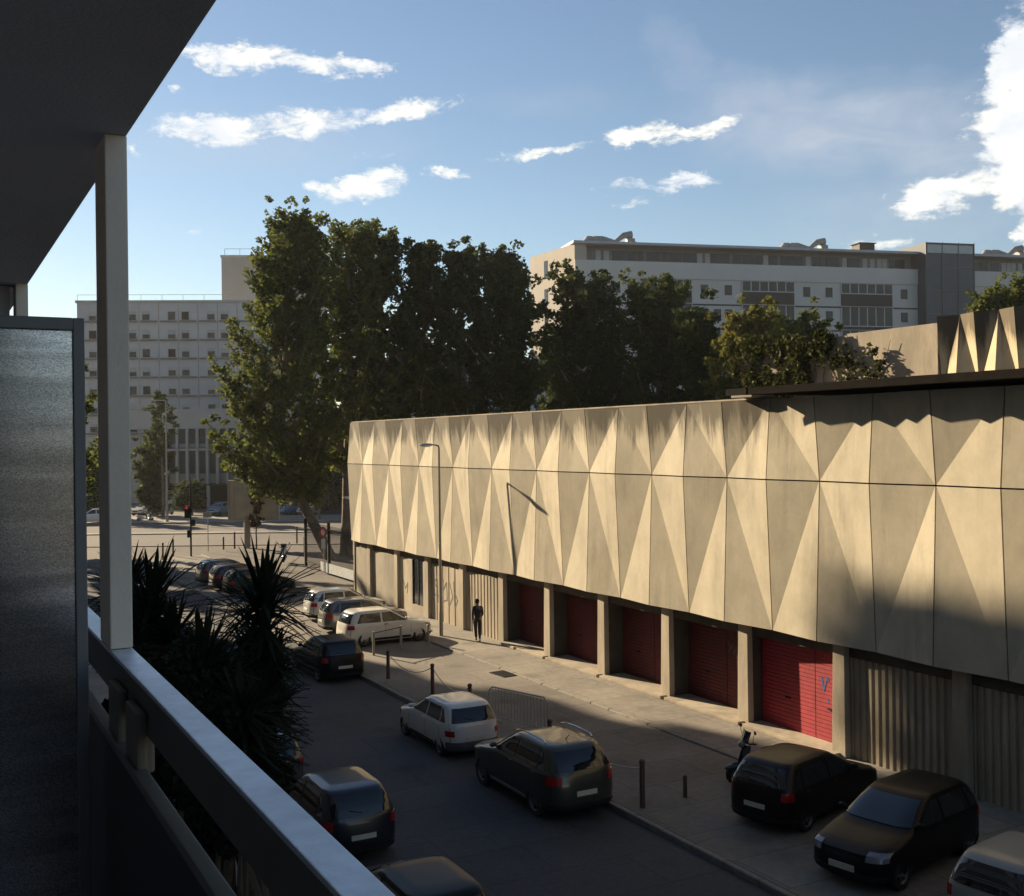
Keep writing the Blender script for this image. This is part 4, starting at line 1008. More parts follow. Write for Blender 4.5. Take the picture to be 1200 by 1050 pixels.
        if detail:
            zb_ = .30 * cfg['roof'] / 1.33
            sm = MB(); xs = [(pil, B), (fb + .33, B - .05)] + ([(cfg['rq'] + .22, B)] if doors == 4 else [])
            for x, zt in xs: side([(x - .005, zb_), (x + .005, zb_), (x + .005, zt), (x - .005, zt)], sg, .002, 2, 5, sm)
            side([(-1.15 * cfg['L'] / 3.9 if doors == 4 else pil, zb_), (fb + .33, zb_), (fb + .33, zb_ + .01), (-1.15 * cfg['L'] / 3.9 if doors == 4 else pil, zb_ + .01)], sg, .002, 8, 2, sm)
            sm.build('door_seam', M_trim, t)
            hb = MB()
            for x in ([pil + .14, cfg['rq'] + .34] if doors == 4 else [pil + .02]):
                p = sy(x, B - .09, sg); hb.box(x - .08, x + .08, min(p.y, p.y + sg * .03), max(p.y, p.y + sg * .03), B - .105, B - .075)
            hb.build('door_handle', m if doors == 4 else M_trim, t, bevel=.006)
            q = side([(ax[0] + wr + .10, zb_ - .06), (ax[1] - wr - .10, zb_ - .06), (ax[1] - wr - .1, zb_ + .02), (ax[0] + wr + .10, zb_ + .02)], sg, .012, 10, 2); q.build('sill_trim', M_trim if not rails else M_galv, t)
        mr = MB(); p = sy(fb + .10, B + .05, sg); mr.ball((p.x, p.y + sg * .12, p.z + .02), (.05, .10, .065), 10); mr.box(p.x - .02, p.x + .02, min(p.y, p.y + sg * .1), max(p.y, p.y + sg * .1), p.z - .03, p.z - .005)
        mr.build('wing_mirror', m, t, smooth=True)
        zl0, zl1 = (.72, .89) if cfg['tail'] == 'mid' else (.62, .77)
        k_ = cfg['roof'] / 1.335; zl0 *= k_; zl1 *= k_; hl = ring(zl0)[2]
        y0, y1 = sg * (hl - .21), sg * (hl - .045)
        q = face(min(y0, y1), max(y0, y1), zl0, zl1, -1, off=.016, ny=8); q.build('tail_light', M_tail, t, smooth=True)
        q = side([(-cfg['L'] / 2 + .09, zl0 + .01), (-cfg['L'] / 2 + .17, zl0 + .03), (-cfg['L'] / 2 + .20, zl1 - .01), (-cfg['L'] / 2 + .12, zl1)], sg, .012, 4, 3); q.build('tail_light', M_tail, t, smooth=True)
        zh0, zh1 = .58 * k_, .73 * k_
        q = face(min(sg * (hl - .36), sg * (hl - .045)), max(sg * (hl - .36), sg * (hl - .045)), zh0, zh1, 1, off=.014, ny=8); q.build('headlight', M_head, t, smooth=True)
    zb0, zb1 = (.24, .47) if bumper else (.22, .34)
    k_ = cfg['roof'] / 1.335
    for sg in (-1, 1):
        hb_ = ring(.4 * k_)[2] - .04
        q = face(-hb_, hb_, zb0 * k_, zb1 * k_, sg, off=.03, ny=17); q.build('bumper', bumper or M_trim, t, smooth=True)
        q = face(-.26, .26, (.50 if sg < 0 else .36) * k_, (.60 if sg < 0 else .46) * k_, sg, off=.034 if sg > 0 else .014, ny=3, nz=2); q.build('number_plate', M_plate, t)
    q = face(-.36, .36, .50 * k_, .62 * k_, 1, off=.008, ny=7); q.build('grille', M_trim, t)
    if detail:   # tailgate seam and badge strip
        sm = MB()
        for y0 in (-(hwB - .06), hwB - .07):
            g = face(y0, y0 + .01, .44 * k_, B, -1, off=.003, ny=2, nz=5); sm.add(g.v, g.f)
        g = face(-(hwB - .06), hwB - .06, .435 * k_, .445 * k_, -1, off=.003, ny=8, nz=2); sm.add(g.v, g.f)
        sm.build('tailgate_seam', M_trim, t)
    if rails:
        for sg in (-1, 1):
            rb = MB(); pts = [Vector((x, sg * (ring(Rf + .04)[2] - .05), z)) for x, z in ((-1.35, 1.60), (-1.25, 1.655), (-.7, 1.675), (-.2, 1.66), (.02, 1.60))]
            rb.tube(pts, .02, 8); rb.build('roof_rail', M_chrome, t, smooth=True)
        ab_ = MB(); ab_.tube([(-1.2, 0, 1.58), (-1.38, 0, 1.74)], [.012, .005], 6); ab_.build('aerial', M_trim, t)
    for x in ax:
        for sg in (-1, 1):
            Mw = Matrix.Translation((x, sg * (hwm - .105), wr)) @ Matrix.Rotation(R(90) * -sg, 4, 'X')
            tb = MB(); W_ = .095
            tb.lathe([(wr * .62, -W_), (wr * .93, -W_), (wr * .995, -W_ * .6), (wr, 0), (wr * .995, W_ * .6), (wr * .93, W_), (wr * .62, W_ * .9)], 28, Mw)
            wh = tb.build('wheel', M_rubber, t, smooth=True)
            rb = MB(); rb.lathe([(wr * .56, W_ * .4), (wr * .64, W_ * .86), (wr * .615, W_ * .95), (wr * .53, W_ * .5)], 28, Mw)
            rb.lathe([(0.001, W_ * .75), (wr * .16, W_ * .75), (wr * .16, W_ * .3), (0.001, W_ * .3)], 14, Mw)
            for k in range(5):
                a = k * 2 * math.pi / 5; Ms = Mw @ Matrix.Rotation(a, 4, 'Z')
                rb.add([Ms @ Vector(p) for p in ((wr * .1, -wr * .10, W_ * .45), (wr * .58, -wr * .06, W_ * .62), (wr * .58, wr * .06, W_ * .62), (wr * .1, wr * .10, W_ * .45), (wr * .1, -wr * .10, W_ * .7), (wr * .58, -wr * .06, W_ * .8), (wr * .58, wr * .06, W_ * .8), (wr * .1, wr * .10, W_ * .7))],
                       [(0, 3, 2, 1), (4, 5, 6, 7), (0, 1, 5, 4), (1, 2, 6, 5), (2, 3, 7, 6), (3, 0, 4, 7)])
            rb.build('rim', M_rim, wh)
            db = MB(); db.lathe([(0.001, 0), (wr * .6, 0), (wr * .6, .01), (0.001, .01)], 20, Mw); db.build('brake_disc', M_trim, wh)
    return t
P_white = paint('white_car_paint', (.62, .62, .60)); P_cream = paint('cream_car_paint', (.66, .64, .58)); P_silver = paint('silver_car_paint', (.58, .58, .57), .3, .8, .3)
P_beige = paint('dull_beige_car_paint', (.30, .29, .26), .4, .3)
P_grey = paint('grey_car_paint', (.10, .105, .11), .3, .8, .3); P_suv = paint('olive_car_paint', (.045, .047, .038), .3, .6, .2); P_black = paint('black_car_paint', (.007, .007, .008), .38, .03, spec=.22)
P_navy = paint('navy_car_paint', (.009, .012, .020), .3, .4); P_maroon = paint('maroon_car_paint', (.055, .012, .012), .22, 1); P_blue = paint('pale_blue_car_paint', (.25, .33, .45), .3, .8, .3)
P_darkred = paint('dark_red_car_paint', (.014, .009, .008), .38, .05, spec=.28)
GP = 'cars parked along the street'; GA = 'cars parked nose-in on the strip'; GF = 'cars parked across the avenue'
NY = R(90); k_ = 1.0145
car('parked_car', 'white older hatchback parked at the kerb, seen from behind, in front of the olive crossover', OLD, (12.98, 28.35, -.12), NY, P_white, group=GP, bumper=mat('grey_bumper', (.10, .10, .105), .6))
car('parked_car', 'dark olive crossover with chrome roof rails and red tail lights at the kerb', SUV, (12.95, 23.0, -.12), NY, P_suv, group=GP, rails=True)
car('parked_car', 'black hatchback at the kerb beside the chain posts, ahead of the white hatchback', HATCH, (13.1, 39.0, -.12), NY, P_black, group=GP, doors=4)
car('parked_car', 'dark blue hatchback below the balcony rail, its roof reflecting the sky', HATCH, (7.75, 22.9, -.12), NY, P_navy, group=GP)
car('parked_car', 'dark car lowest in the view, only its roof showing beside the rail end', HATCH, (7.2, 17.2, -.12), NY, P_black, group=GP)
car('parked_car', 'dark car half hidden by the yuccas at the left kerb', HATCH, (7.3, 27.6, -.12), NY, P_grey, group=GP)
car('parked_car', 'cream three-door hatchback parked nose to the hall, nearest of the sunlit row', HATCH, (17.0, 43.3, 0), R(2), P_cream, group=GA, doors=2)
car('parked_car', 'dark grey hatchback between the cream and the silver car', HATCH, (17.3, 46.6, 0), R(-2), P_grey, group=GA)
car('parked_car', 'silver hatchback farthest of the sunlit row by the hall', HATCH, (17.75, 50.2, 0), R(0), P_silver, group=GA)
car('parked_car', 'black hatchback parked nose-in beside the scooter in the shade', HATCH, (17.35, 18.75, 0), R(14), P_darkred, group=GA, doors=4)
car('parked_car', 'black hatchback facing the street between the scooter car and the white one', HATCH, (16.8, 15.6, 0), R(192), P_black, group=GA)
car('parked_car', 'dull whitish hatchback cut off by the lower right corner of the view', HATCH, (16.85, 12.45, 0), R(9), P_beige, group=GA)
car('parked_car', 'dark grey car at the far end of the street, leftmost of three by the yucca', HATCH, (16.3, 66.6, 0), R(8), P_grey, group=GA, detail=False)
car('parked_car', 'dark red car in the middle of the three at the far end of the street', HATCH, (16.4, 63.6, 0), R(6), P_maroon, group=GA, detail=False)
car('parked_car', 'black car partly behind the tall yucca, rightmost of three', HATCH, (16.5, 60.7, 0), R(4), P_black, group=GA, detail=False)
def fc(label, px, z, m, rot, cfg=HATCH):
    p = D(px, 516, z); return car('parked_car', label, cfg, (p.x, p.y, .0), -TH + R(rot), m, group=GF, detail=False)
fc('white car in the far row, leftmost beside the balcony post', 170, 131, P_white, 250)
fc('white car in the far row, just left of the lamp post', 188, 130, P_white, 262)
fc('grey car in the shade under the fins, left of the billboard', 255, 131, P_blue, 262)
fc('pale blue car across the avenue, just right of the billboard', 337, 130, P_blue, 240)
fc('white car across the avenue beside the young tree', 362, 129, P_white, 250)
fc('white van-like car seen in the slit beside the post', 108, 118, P_white, 200, SUV)

# ------------------------------------------------------------------ two-wheelers
def scooter(name, label, loc, rz, m, group='scooters and motorbikes'):
    t = thing(name, label, 'scooter', loc, rz, group)
    for x, r in ((-.62, .26), (.62, .27)):
        Mw = Matrix.Translation((x, 0, r)) @ Matrix.Rotation(R(90), 4, 'X')
        mb = MB(); mb.lathe([(r * .62, -.05), (r * .9, -.06), (r, 0), (r * .9, .06), (r * .62, .05)], 24, Mw); wh = mb.build('wheel', M_rubber, t, smooth=True)
        mb = MB(); mb.lathe([(.01, -.03), (r * .63, -.02), (r * .63, .02), (.01, .03)], 20, Mw); mb.build('rim', M_rim, wh)
    mb = MB()
    secs = [(-.92, .62, .05, .05), (-.80, .62, .13, .11), (-.55, .58, .17, .17), (-.25, .50, .17, .17), (-.02, .36, .15, .09), (.22, .30, .16, .06), (.40, .36, .17, .09)]
    n = 12; vs = []; fs = []
    for x, z, hy, hz in secs:
        for i in range(n):
            a = 2 * math.pi * i / n; vs.append((x, hy * math.cos(a), z + hz * math.sin(a)))
    for j in range(len(secs) - 1):
        for i in range(n): fs.append((j * n + i, j * n + (i + 1) % n, (j + 1) * n + (i + 1) % n, (j + 1) * n + i))
    fs += [tuple(range(n)), tuple(range((len(secs) - 1) * n, len(secs) * n))]
    mb.add(vs, fs); mb.build('body', m, t, smooth=True)
    mb = MB(); mb.ball((-.42, 0, .79), (.42, .15, .075), 14); mb.build('seat', M_trim, t, smooth=True)
    mb = MB()
    g = []
    for i in range(9):
        y = -.22 + .055 * i; row = []
        for z, x in ((.28, .44), (.5, .50), (.75, .46), (.95, .40)):
            row.append((Vector((x - 1.6 * y * y, y * (1 if z < .9 else .8), z)), Vector((1, y * 2, 0)).normalized()))
        g.append(row)
    mb.slab(g, .02); mb.build('leg_shield', m, t, smooth=True)
    mb = MB(); mb.ball((.62, 0, .42), (.30, .10, .10), 12); mb.build('front_mudguard', m, t, smooth=True)
    mb = MB(); mb.tube([(.62, .0, .27), (.50, 0, .7), (.38, 0, 1.0)], .03, 8); mb.tube([(.26, -.36, 1.04), (.36, -.2, 1.0), (.40, 0, 1.0), (.36, .2, 1.0), (.26, .36, 1.04)], .016, 8); mb.build('handlebar', M_trim, t, smooth=True)
    mb = MB(); mb.ball((.47, 0, .96), (.09, .12, .09), 12); mb.build('headlight', M_head, t, smooth=True)
    for sg in (-1, 1):
        mb = MB(); mb.tube([(.30, sg * .26, 1.03), (.33, sg * .34, 1.2), (.32, sg * .38, 1.27)], .007, 6); mb.ball((.31, sg * .40, 1.31), (.015, .07, .045), 10); mb.build('mirror', M_trim, t, smooth=True)
    g = []
    for i in range(7):
        y = -.2 + .4 * i / 6; g.append([(Vector((.46 - .05 * k - 1.0 * y * y, y, 1.02 + .13 * k)), Vector((1, 0, .3)).normalized()) for k in range(3)])
    mb = MB(); mb.slab(g, .003); mb.build('windscreen', M_carglass, t, smooth=True)
    mb = MB(); mb.tube([(-.1, -.17, .28), (-.5, -.19, .32), (-.85, -.19, .36)], [.03, .05, .055], 10); mb.build('exhaust', M_galv, t, smooth=True)
    mb = MB(); mb.ball((-.93, 0, .66), (.04, .09, .04), 10); mb.build('tail_light', M_tail, t, smooth=True)
    return t
scooter('scooter', 'black scooter with windscreen and mirrors beside the dark car near the red door', (17.75, 20.75, 0), R(165), paint('scooter_paint', (.02, .025, .04)))
p = G(333, 658); scooter('scooter', 'pale scooter standing in the shade on the plaza behind the tall yucca', (p.x, p.y, 0), R(250), P_silver)
rp = D(169, 516, 121); scooter('scooter', 'pale scooter ridden along the avenue by the far kerb', (rp.x, rp.y, -.10), -TH + R(10), P_white)

# ------------------------------------------------------------------ people
def skin_obj(name, pts, edges, rad, m, parent, root=0, sub=2):
    me = bpy.data.meshes.new(name); me.from_pydata([tuple(p) for p in pts], edges, [])
    o = bpy.data.objects.new(name, me); COL.objects.link(o)
    me.materials.append(m)
    sk = o.modifiers.new('s', 'SKIN'); sk.use_smooth_shade = True
    bpy.context.view_layer.update()
    for i, v in enumerate(me.skin_vertices[0].data):
        r = rad[i]; v.radius = r if hasattr(r, '__len__') else (r, r); v.use_root = (i == root)
    sb = o.modifiers.new('u', 'SUBSURF'); sb.levels = sub; sb.render_levels = sub
    evalmesh(o, name); o.parent = parent
    for pl in o.data.polygons: pl.use_smooth = True
    return o
M_skin = mat('skin', (.16, .09, .06), .5, .05, 10); M_cloth = mat('black_cloth', (.018, .018, .022), .9, .2, 12, bump=.2); M_cloth2 = mat('dark_trousers', (.015, .015, .018), .9, .2, 12, bump=.2)
M_hair = mat('dark_hair', (.012, .01, .009), .8, .2, 30); M_shoe = mat('grey_shoe', (.22, .21, .2), .6); M_jack = mat('pale_jacket', (.45, .44, .42), .8); M_helm = mat('white_helmet', (.75, .75, .73), .2, coat=.7)
def person(label, loc, rz, J, group=None, helmet=False, jacket=M_cloth):
    """J: joints in metres, facing +X. keys: pel, chest, neck, head, shL, elL, haL, shR..., hipL, knL, anL, toL"""
    t = thing('person', label, 'person', loc, rz, group)
    V = {k: Vector(v) for k, v in J.items()}
    sp = V['pel'].lerp(V['chest'], .5)
    pts = [V['pel'], sp, V['chest'], V['neck'], V['head'] - Vector((0, 0, .07)), V['head'] + Vector((.01, 0, .0)), V['head'] + Vector((0, 0, .075))]
    rad = [(.13, .10), (.12, .09), (.14, .10), .055, (.062, .075), (.072, .09), (.055, .07)]
    E = [(i, i + 1) for i in range(6)]
    jpts = [V['pel'] + Vector((0, 0, -.03)), sp, V['chest'], V['chest'].lerp(V['neck'], .75)]; jr = [(.155, .13), (.145, .12), (.155, .125), .07]; jE = [(0, 1), (1, 2), (2, 3)]
    tp = [V['pel'] + Vector((0, 0, .06)), V['pel']]; tr = [(.15, .12), (.155, .12)]; tE = [(0, 1)]
    for sd in 'LR':
        sh, el, ha = V['sh' + sd], V['el' + sd], V['ha' + sd]
        i0 = len(pts); pts += [sh, el, ha]; rad += [.052, .040, .026]; E += [(2, i0), (i0, i0 + 1), (i0 + 1, i0 + 2)]
        dr = (ha - el).normalized(); palm = ha + dr * .07; pts.append(palm); rad.append((.034, .014)); E.append((i0 + 2, i0 + 3))
        sdv = Vector((1, 0, 0)) if abs(dr.x) < .8 else Vector((0, 0, 1))
        for k in range(4):
            off = sdv * (.024 - .016 * k); ln = (.060, .072, .066, .050)[k]
            a = palm + off + dr * .02; b = a + dr * ln * .55 + Vector((.004, 0, 0)); c = b + dr * ln * .45 + (V['pel'] - b).normalized() * .012
            q = len(pts); pts += [a, b, c]; rad += [.010, .009, .007]; E += [(i0 + 3, q), (q, q + 1), (q + 1, q + 2)]
        q = len(pts); a = ha + dr * .03 + sdv * .03; pts += [a, a + dr * .035 + sdv * .02]; rad += [.011, .009]; E += [(i0 + 2, q), (q, q + 1)]
        j0 = len(jpts); jpts += [sh, el, ha - dr * .02]; jr += [.072, .056, .042]; jE += [(2, j0), (j0, j0 + 1), (j0 + 1, j0 + 2)]
        hi, kn, an, to = V['hip' + sd], V['kn' + sd], V['an' + sd], V['to' + sd]
        i0 = len(pts); pts += [hi, kn, an, to]; rad += [.085, .055, .036, (.036, .024)]; E += [(0, i0), (i0, i0 + 1), (i0 + 1, i0 + 2), (i0 + 2, i0 + 3)]
        t0 = len(tp); tp += [hi, kn, an + (kn - an).normalized() * .03]; tr += [.105, .072, .055]; tE += [(1, t0), (t0, t0 + 1), (t0 + 1, t0 + 2)]
    # face: nose and ears are short branches of the same surface
    hd = V['head']; q = len(pts); pts += [hd + Vector((.105, 0, -.005))]; rad += [.014]; E += [(5, q)]
    for sg in (-1, 1):
        q = len(pts); pts += [hd + Vector((0, sg * .088, -.01))]; rad += [(.018, .012)]; E += [(5, q)]
    skin_obj('body', pts, E, rad, M_skin, t)
    skin_obj('jacket', jpts, jE, jr, jacket, t); skin_obj('trousers', tp, tE, tr, M_cloth2, t)
    for sd in 'LR':
        an, to = V['an' + sd], V['to' + sd]; skin_obj('shoe', [an + (an - to).normalized() * .05 - Vector((0, 0, .035)), an - Vector((0, 0, .035)), to], [(0, 1), (1, 2)], [(.045, .035), (.05, .045), (.045, .03)], M_shoe, t, sub=1)
    mb = MB()
    if helmet: mb.ball(hd + Vector((-.01, 0, .03)), (.145, .125, .14), 16); mb.build('helmet', M_helm, t, smooth=True)
    else: mb.ball(hd + Vector((-.022, 0, .032)), (.098, .088, .105), 14); mb.build('hair', M_hair, t, smooth=True)
    return t
walk = dict(pel=(0, 0, .93), chest=(.03, 0, 1.30), neck=(.04, 0, 1.50), head=(.06, 0, 1.63), shL=(.05, .165, 1.40), elL=(-.13, .215, 1.14), haL=(-.14, .20, .89), shR=(.0, -.165, 1.40), elR=(.04, -.215, 1.13), haR=(.26, -.17, .97),
            hipL=(.0, .09, .88), knL=(.16, .07, .50), anL=(.14, .05, .10), toL=(.30, .05, .045), hipR=(0, -.09, .88), knR=(-.02, -.07, .47), anR=(-.28, -.05, .14), toR=(-.16, -.05, .045))
pp = G(560, 752, .05)
person('person in black clothes walking on the sidewalk past the ribbed wall', (pp.x, pp.y, .055), R(70), walk)
sit = dict(pel=(-.30, 0, .90), chest=(-.20, 0, 1.27), neck=(-.16, 0, 1.45), head=(-.13, 0, 1.58), shL=(-.18, .19, 1.36), elL=(-.02, .27, 1.12), haL=(.22, .30, 1.06), shR=(-.18, -.19, 1.36), elR=(-.02, -.27, 1.12), haR=(.22, -.30, 1.06),
           hipL=(-.28, .10, .88), knL=(.12, .17, .80), anL=(.15, .14, .42), toL=(.32, .14, .39), hipR=(-.28, -.10, .88), knR=(.12, -.17, .80), anR=(.15, -.14, .42), toR=(.32, -.14, .39))
person('person in a pale jacket and white helmet riding the scooter on the avenue', (rp.x, rp.y, -.10), -TH + R(10), sit, helmet=True, jacket=M_jack)

# ------------------------------------------------------------------ street furniture
def lamp(label, base, h, arm, rz, group='street lamps', r=.07, rt=.04):
    t = thing('street_lamp', label, 'street lamp', base, rz, group)
    mb = MB(); mb.tube([(0, 0, 0), (0, 0, h * .12), (0, 0, h * .13), (0, 0, h - .12), (.03, 0, h - .03), (.15, 0, h)], [r * 1.25, r * 1.25, r, rt, rt, rt * .9], 12); mb.build('pole', M_pole, t, smooth=True)
    mb = MB(); mb.tube([(.1, 0, h), (arm * .5, 0, h + .03)], rt * .8, 8); mb.build('arm', M_pole, t)
    mb = MB(); mb.ball((arm * .72, 0, h + .02), (arm * .42, .13, .07), 16); hd = mb.build('lamp_head', M_galv, t, smooth=True)
    mb = MB(); mb.ball((arm * .74, 0, h - .015), (arm * .30, .10, .06), 14); mb.build('lamp_glass', M_whitepaint, hd, smooth=True)
    return t
p = G(517, 745, .05); lamp('tall grey street lamp on the sidewalk in front of the hall facade', (p.x, p.y, .05), 8.08, .78, R(178))
p = G(196, 612, 0); lamp('tall thin lamp post on the far side of the avenue', (p.x, p.y, 0), 13.0, 2.0, -TH + R(180), r=.12, rt=.07)
p = G(405, 684, 0); lamp('short street lamp beside the dark gate at the hall corner', (23.2, 62.6, 0), 5.0, .95, R(165), r=.06, rt=.035)
# traffic light
p = G(224, 652); t = thing('traffic_light', 'traffic light showing red on a thin tall pole by the avenue', 'traffic light', (p.x, p.y, -.1), -TH)
mb = MB(); mb.tube([(0, 0, 0), (0, 0, 3.9), (0, 0, 6.0)], [.07, .06, .03], 10); mb.build('pole', M_trim, t)
mb = MB(); mb.box(-.42, -.10, -.16, .16, 2.95, 3.85); hx = mb.build('signal_head', M_trim, t, bevel=.03)
M_redl = bpy.data.materials.new('red_signal'); M_redl.use_nodes = True; q = M_redl.node_tree.nodes['Principled BSDF']; q.inputs['Base Color'].default_value = (.6, .02, .02, 1); q.inputs['Emission Color'].default_value = (1, .05, .04, 1); q.inputs['Emission Strength'].default_value = .12
for i, mm in enumerate((M_redl, M_black, M_black)):
    mb = MB(); mb.lathe([(.001, 0), (.11, 0), (.11, .02), (.001, .02)], 16, Matrix.Translation((-.26, -.161, 3.7 - .27 * i)) @ Matrix.Rotation(R(90), 4, 'X')); mb.build('lens', mm, hx)
mb = MB(); mb.box(-.25, .02, -.12, .1, 1.5, 2.05); mb.build('pedestrian_signal', M_trim, t, bevel=.02)
mb = MB(); mb.box(.06, .32, -.1, .1, 2.35, 2.85); mb.build('repeater_signal', M_trim, t, bevel=.02)
# billboard on a mast
bz = 89.5; p = D(296, 516, bz); t = thing('billboard', 'large pale blank billboard on a thick grey mast by the avenue', 'billboard', (p.x, p.y, -.1), -TH)
z1, z0 = ztop(560, bz) + .1, ztop(603, bz) + .1
mb = MB(); mb.tube([(-.55, .1, 0), (-.55, .1, z0 + .2)], .26, 14); mb.build('mast', M_pole, t, smooth=True)
mb = MB(); W2 = 1.92; mb.box(-W2, W2, -.02, .3, z0, z1); mb.build('panel', mat('billboard_face', (.46, .43, .37), .7, .1, 1.2, var2=.12, scale2=.8), t)
mb = MB(); mb.box(-W2 - .14, -W2 - .001, -.1, .34, z0 - .14, z1 + .14); mb.box(W2 + .001, W2 + .14, -.1, .34, z0 - .14, z1 + .14); mb.box(-W2, W2, -.1, .34, z1 + .001, z1 + .14); mb.box(-W2, W2, -.1, .34, z0 - .14, z0 - .001); mb.box(-W2 + .35, -W2 + .42, -.06, -.021, z0, z1)
mb.build('frame', M_fin, t)
# bollards and posts
def bollard(label, p, h, r, m, group, top='cap', z=0.0):
    t = thing('bollard', label, 'bollard', (p[0], p[1], z), 0, group)
    mb = MB(); mb.tube([(0, 0, 0), (0, 0, h * .93)], [r, r * .92], 12); mb.build('post', m, t, smooth=True)
    mb = MB(); mb.ball((0, 0, h * .94), (r * 1.15, r * 1.15, r * .9), 12); mb.build('cap', m, t, smooth=True)
    return t
M_boll = mat('brown_post_paint', (.10, .06, .045), .6, .15, 8); GC = 'chain posts along the kerb'
cps = [G(455, 795), G(507, 813), Vector((14.55, 30.1, 0)), Vector((14.5, 25.2, 0)), G(753, 946)]
for i, p in enumerate(cps):
    bollard(['brown chain post nearest the black hatchback', 'brown chain post just behind the white hatchback', 'brown chain post hidden beside the white hatchback', 'brown chain post standing beside the olive crossover', 'dark chain post right of the olive crossover'][i], p, 1.0 if i != 4 else 1.1, .065, M_boll, GC)
bollard('short dark post on the shaded strip near the scooter', G(803, 934), .5, .05, M_boll, GC)
def chain(a, b, sag, label):
    mb = MB(); pts = [Vector(a).lerp(Vector(b), t / 14) - Vector((0, 0, sag * 4 * (t / 14) * (1 - t / 14))) for t in range(15)]
    mb.tube(pts, .014, 6); o = mb.build('chain', M_galv); tag(o, label, 'chain', 'chains between the posts')
up = Vector((0, 0, .88))
chain(cps[0] + up, cps[1] + up, .38, 'rusty chain sagging between the two sunlit brown posts')
chain(cps[1] + up, cps[2] + up, .38, 'chain sagging from the brown post down behind the white hatchback')
chain(cps[3] + up, cps[4] + up, .30, 'chain hanging beside the olive crossover in the shade')
# pale posts with a rail at the parking bay end
t = thing('guard_rail', 'pale guard rail on two posts beside the cream hatchback', 'guard rail', G(438, 768), 0)
a, b = G(438, 768), G(470, 760)
d = b - a
for k, q in (('post', Vector((0, 0, 0))), ('post', d)):
    mb = MB(); mb.tube([q, q + Vector((0, 0, .92))], .05, 10); mb.build('post', M_pole, t, smooth=True)
mb = MB(); mb.tube([Vector((0, 0, .86)), d + Vector((0, 0, .86))], .022, 8); mb.build('rail', M_boll, t)
bollard('pale post at the tip of the parking island in front of the cream car', G(502, 756), .85, .055, M_pole, None)
mb = MB(); ic = G(502, 768); n = 28
mb.add([(ic.x + 1.35 * math.cos(2 * math.pi * i / n) * 1.1, ic.y + .95 * math.sin(2 * math.pi * i / n) - 1.0, 0.0) for i in range(n)] + [(ic.x + 1.32 * math.cos(2 * math.pi * i / n) * 1.1, ic.y + .92 * math.sin(2 * math.pi * i / n) - 1.0, .10) for i in range(n)],
       [tuple(range(n)), tuple(range(n, 2 * n))] + [(i, (i + 1) % n, n + (i + 1) % n, n + i) for i in range(n)])
# drain grate
p = G(590, 790); t = MB(); 
for i in range(9): t.box(-.42 + i * .1, -.36 + i * .1, -.26, .26, .004, .022)
t.box(-.48, -.43, -.3, .3, .004, .025); t.box(.44, .49, -.3, .3, .004, .025); t.box(-.43, .44, -.3, -.265, .004, .025); t.box(-.43, .44, .265, .3, .004, .025)
o = t.build('drain_grate', M_trim); o.location = (p.x, p.y, 0); o.rotation_euler = (0, 0, R(95)); tag(o, 'dark drain grate in the sunlit strip near the sidewalk kerb', 'drain')
# crowd barrier
a, b = G(582, 849), G(633, 861); t = thing('crowd_barrier', 'grey steel crowd barrier standing between the white hatchback and the sidewalk', 'barrier', ((a.x + b.x) / 2, (a.y + b.y) / 2, 0), math.atan2(b.y - a.y, b.x - a.x))
hl = 1.15
mb = MB(); mb.tube([(-hl, 0, .12), (-hl, 0, .95), (-hl + .12, 0, 1.08), (hl - .12, 0, 1.08), (hl, 0, .95), (hl, 0, .12)], .02, 8); mb.tube([(-hl, 0, .22), (hl, 0, .22)], .016, 8); mb.build('frame', M_galv, t, smooth=True)
mb = MB()
for i in range(1, 18): mb.cyl((-hl + i * hl / 9, 0, .22), (-hl + i * hl / 9, 0, 1.08), .009, 6)
mb.build('bars', M_galv, t)
for x in (-hl + .2, hl - .2):
    mb = MB(); mb.tube([(x, -.28, 0), (x, -.1, .12), (x, .1, .12), (x, .28, 0)], .016, 8); mb.tube([(x, 0, .12), (x, 0, .22)], .016, 8); mb.build('foot', M_galv, t)
# plaza bollards
GB_ = 'bollards on the plaza by the avenue'
for i, (px, py, h) in enumerate(((262, 644, 1.0), (275, 643, 1.35), (348, 637, 1.45), (357, 649, 1.3), (373, 636, 1.4), (203, 652, 1.3), (191, 655, 1.2))):
    bollard(['slim plaza bollard left of the billboard mast', 'slim taller plaza bollard just left of the billboard mast', 'slim plaza bollard right of the sapling', 'slim plaza bollard nearest the shade by the hall', 'rightmost slim plaza bollard', 'dark post behind the left yucca', 'dark post close to the balcony post'][i], G(px, py), h, .07, M_boll, GB_)
p = G(244, 646); t = thing('sign_post', 'thin sign post standing between the traffic light and the billboard', 'sign post', (p.x, p.y, 0), -TH)
mb = MB(); mb.cyl((0, 0, 0), (0, 0, 3.0), .035, 8); mb.build('post', M_galv, t); mb = MB(); mb.box(-.35, .3, -.05, -.03, 2.6, 3.0); mb.build('sign_plate', M_galv, t)
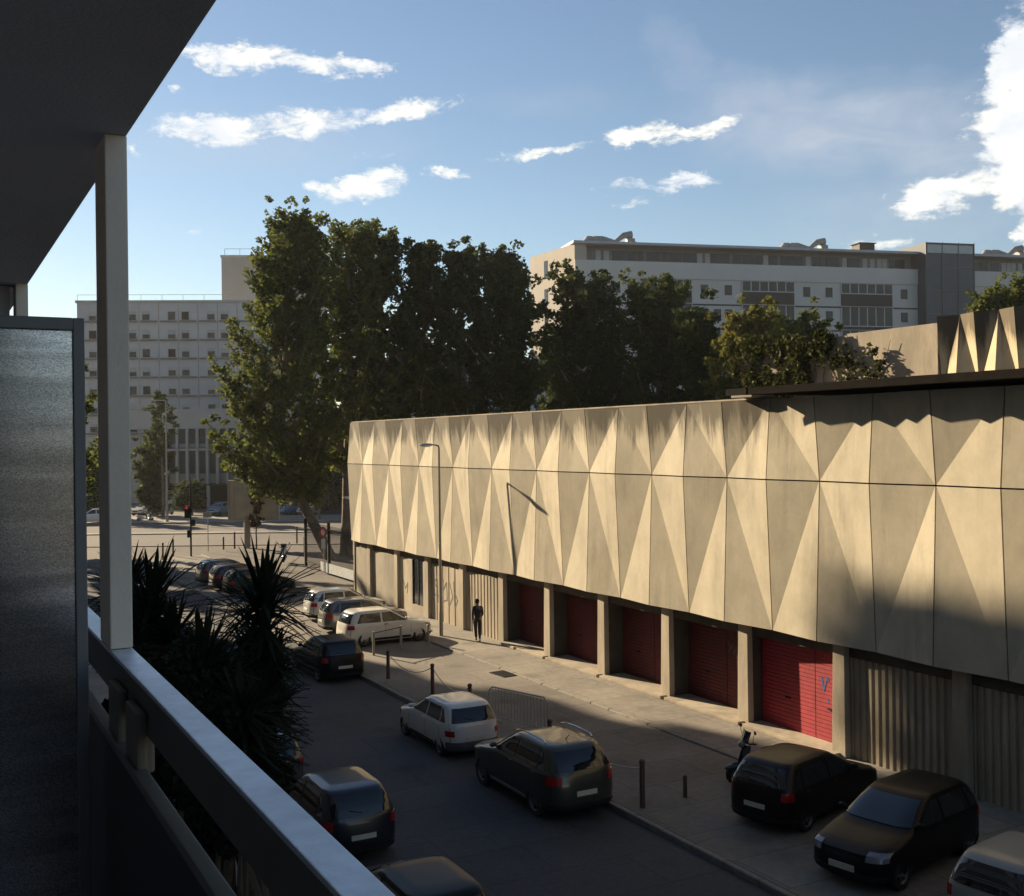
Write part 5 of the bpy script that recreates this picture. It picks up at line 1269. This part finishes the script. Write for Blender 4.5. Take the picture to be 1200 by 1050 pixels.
# gate and fence at the far corner of the hall
t = thing('metal_fence', 'tall dark bar fence with gate leaves at the far corner of the hall', 'fence', (22.9, 57.7, 0))
mb = MB()
for i in range(74): mb.box(-.012, .012, .2 * i, .2 * i + .024, .1, 3.0)
mb.build('bars', M_trim, t)
mb = MB(); mb.box(-.03, .03, 0, 14.7, .3, .36); mb.box(-.03, .03, 0, 14.7, 2.7, 2.76); mb.build('rails', M_trim, t)
for y in (0, 5, 10, 14.8):
    mb = MB(); mb.box(-.08, .08, y - .08, y + .08, 0, 3.2); mb.build('post', M_trim, t, bevel=.01)
mb = MB(); mb.box(-.06, -.03, 5.2, 11.5, .02, .62); mb.build('kick_plate', mat('pale_metal_plate', (.42, .45, .46), .5), t)
sg = thing('road_sign', 'red ringed round sign above a white plate on the dark fence', 'sign', (22.8, 68.4, 0), R(200))
mb = MB(); mb.cyl((0, 0, 0), (0, 0, 2.9), .03, 8); mb.build('post', M_galv, sg)
RX = Matrix.Translation((.04, 0, 2.55)) @ Matrix.Rotation(R(90), 4, 'Y')
mb = MB(); mb.lathe([(.20, 0), (.36, 0), (.36, .02), (.20, .02)], 24, RX); fr = mb.build('sign_ring', mat('sign_red', (.5, .03, .03), .5), sg)
mb = MB(); mb.lathe([(.001, .002), (.2, .002), (.2, .016), (.001, .016)], 24, RX); mb.build('sign_disc', M_whitepaint, sg)
mb = MB(); mb.box(.03, .05, -.2, .2, 1.5, 2.1); mb.build('sign_plate', M_whitepaint, sg)

# ------------------------------------------------------------------ air
q = [(-260, -60), (420, -60), (420, 330), (-260, 330)]
mb = MB(); mb.box(-330, 420, -80, 330, -1.3, 48)
hz = mb.build('haze', MATS['asphalt']); hz.data.materials.clear()
mh = bpy.data.materials.new('haze_air'); mh.use_nodes = True; mh.node_tree.nodes.clear()
pv = mh.node_tree.nodes.new('ShaderNodeVolumePrincipled'); pv.inputs['Color'].default_value = (.90, .90, .88, 1); pv.inputs['Density'].default_value = HAZE; pv.inputs['Anisotropy'].default_value = .3
om = mh.node_tree.nodes.new('ShaderNodeOutputMaterial'); mh.node_tree.links.new(pv.outputs[0], om.inputs['Volume'])
hz.data.materials.append(mh); tag(hz, kind='stuff'); hz['label'] = 'thin warm haze over the whole place'; hz['category'] = 'haze'
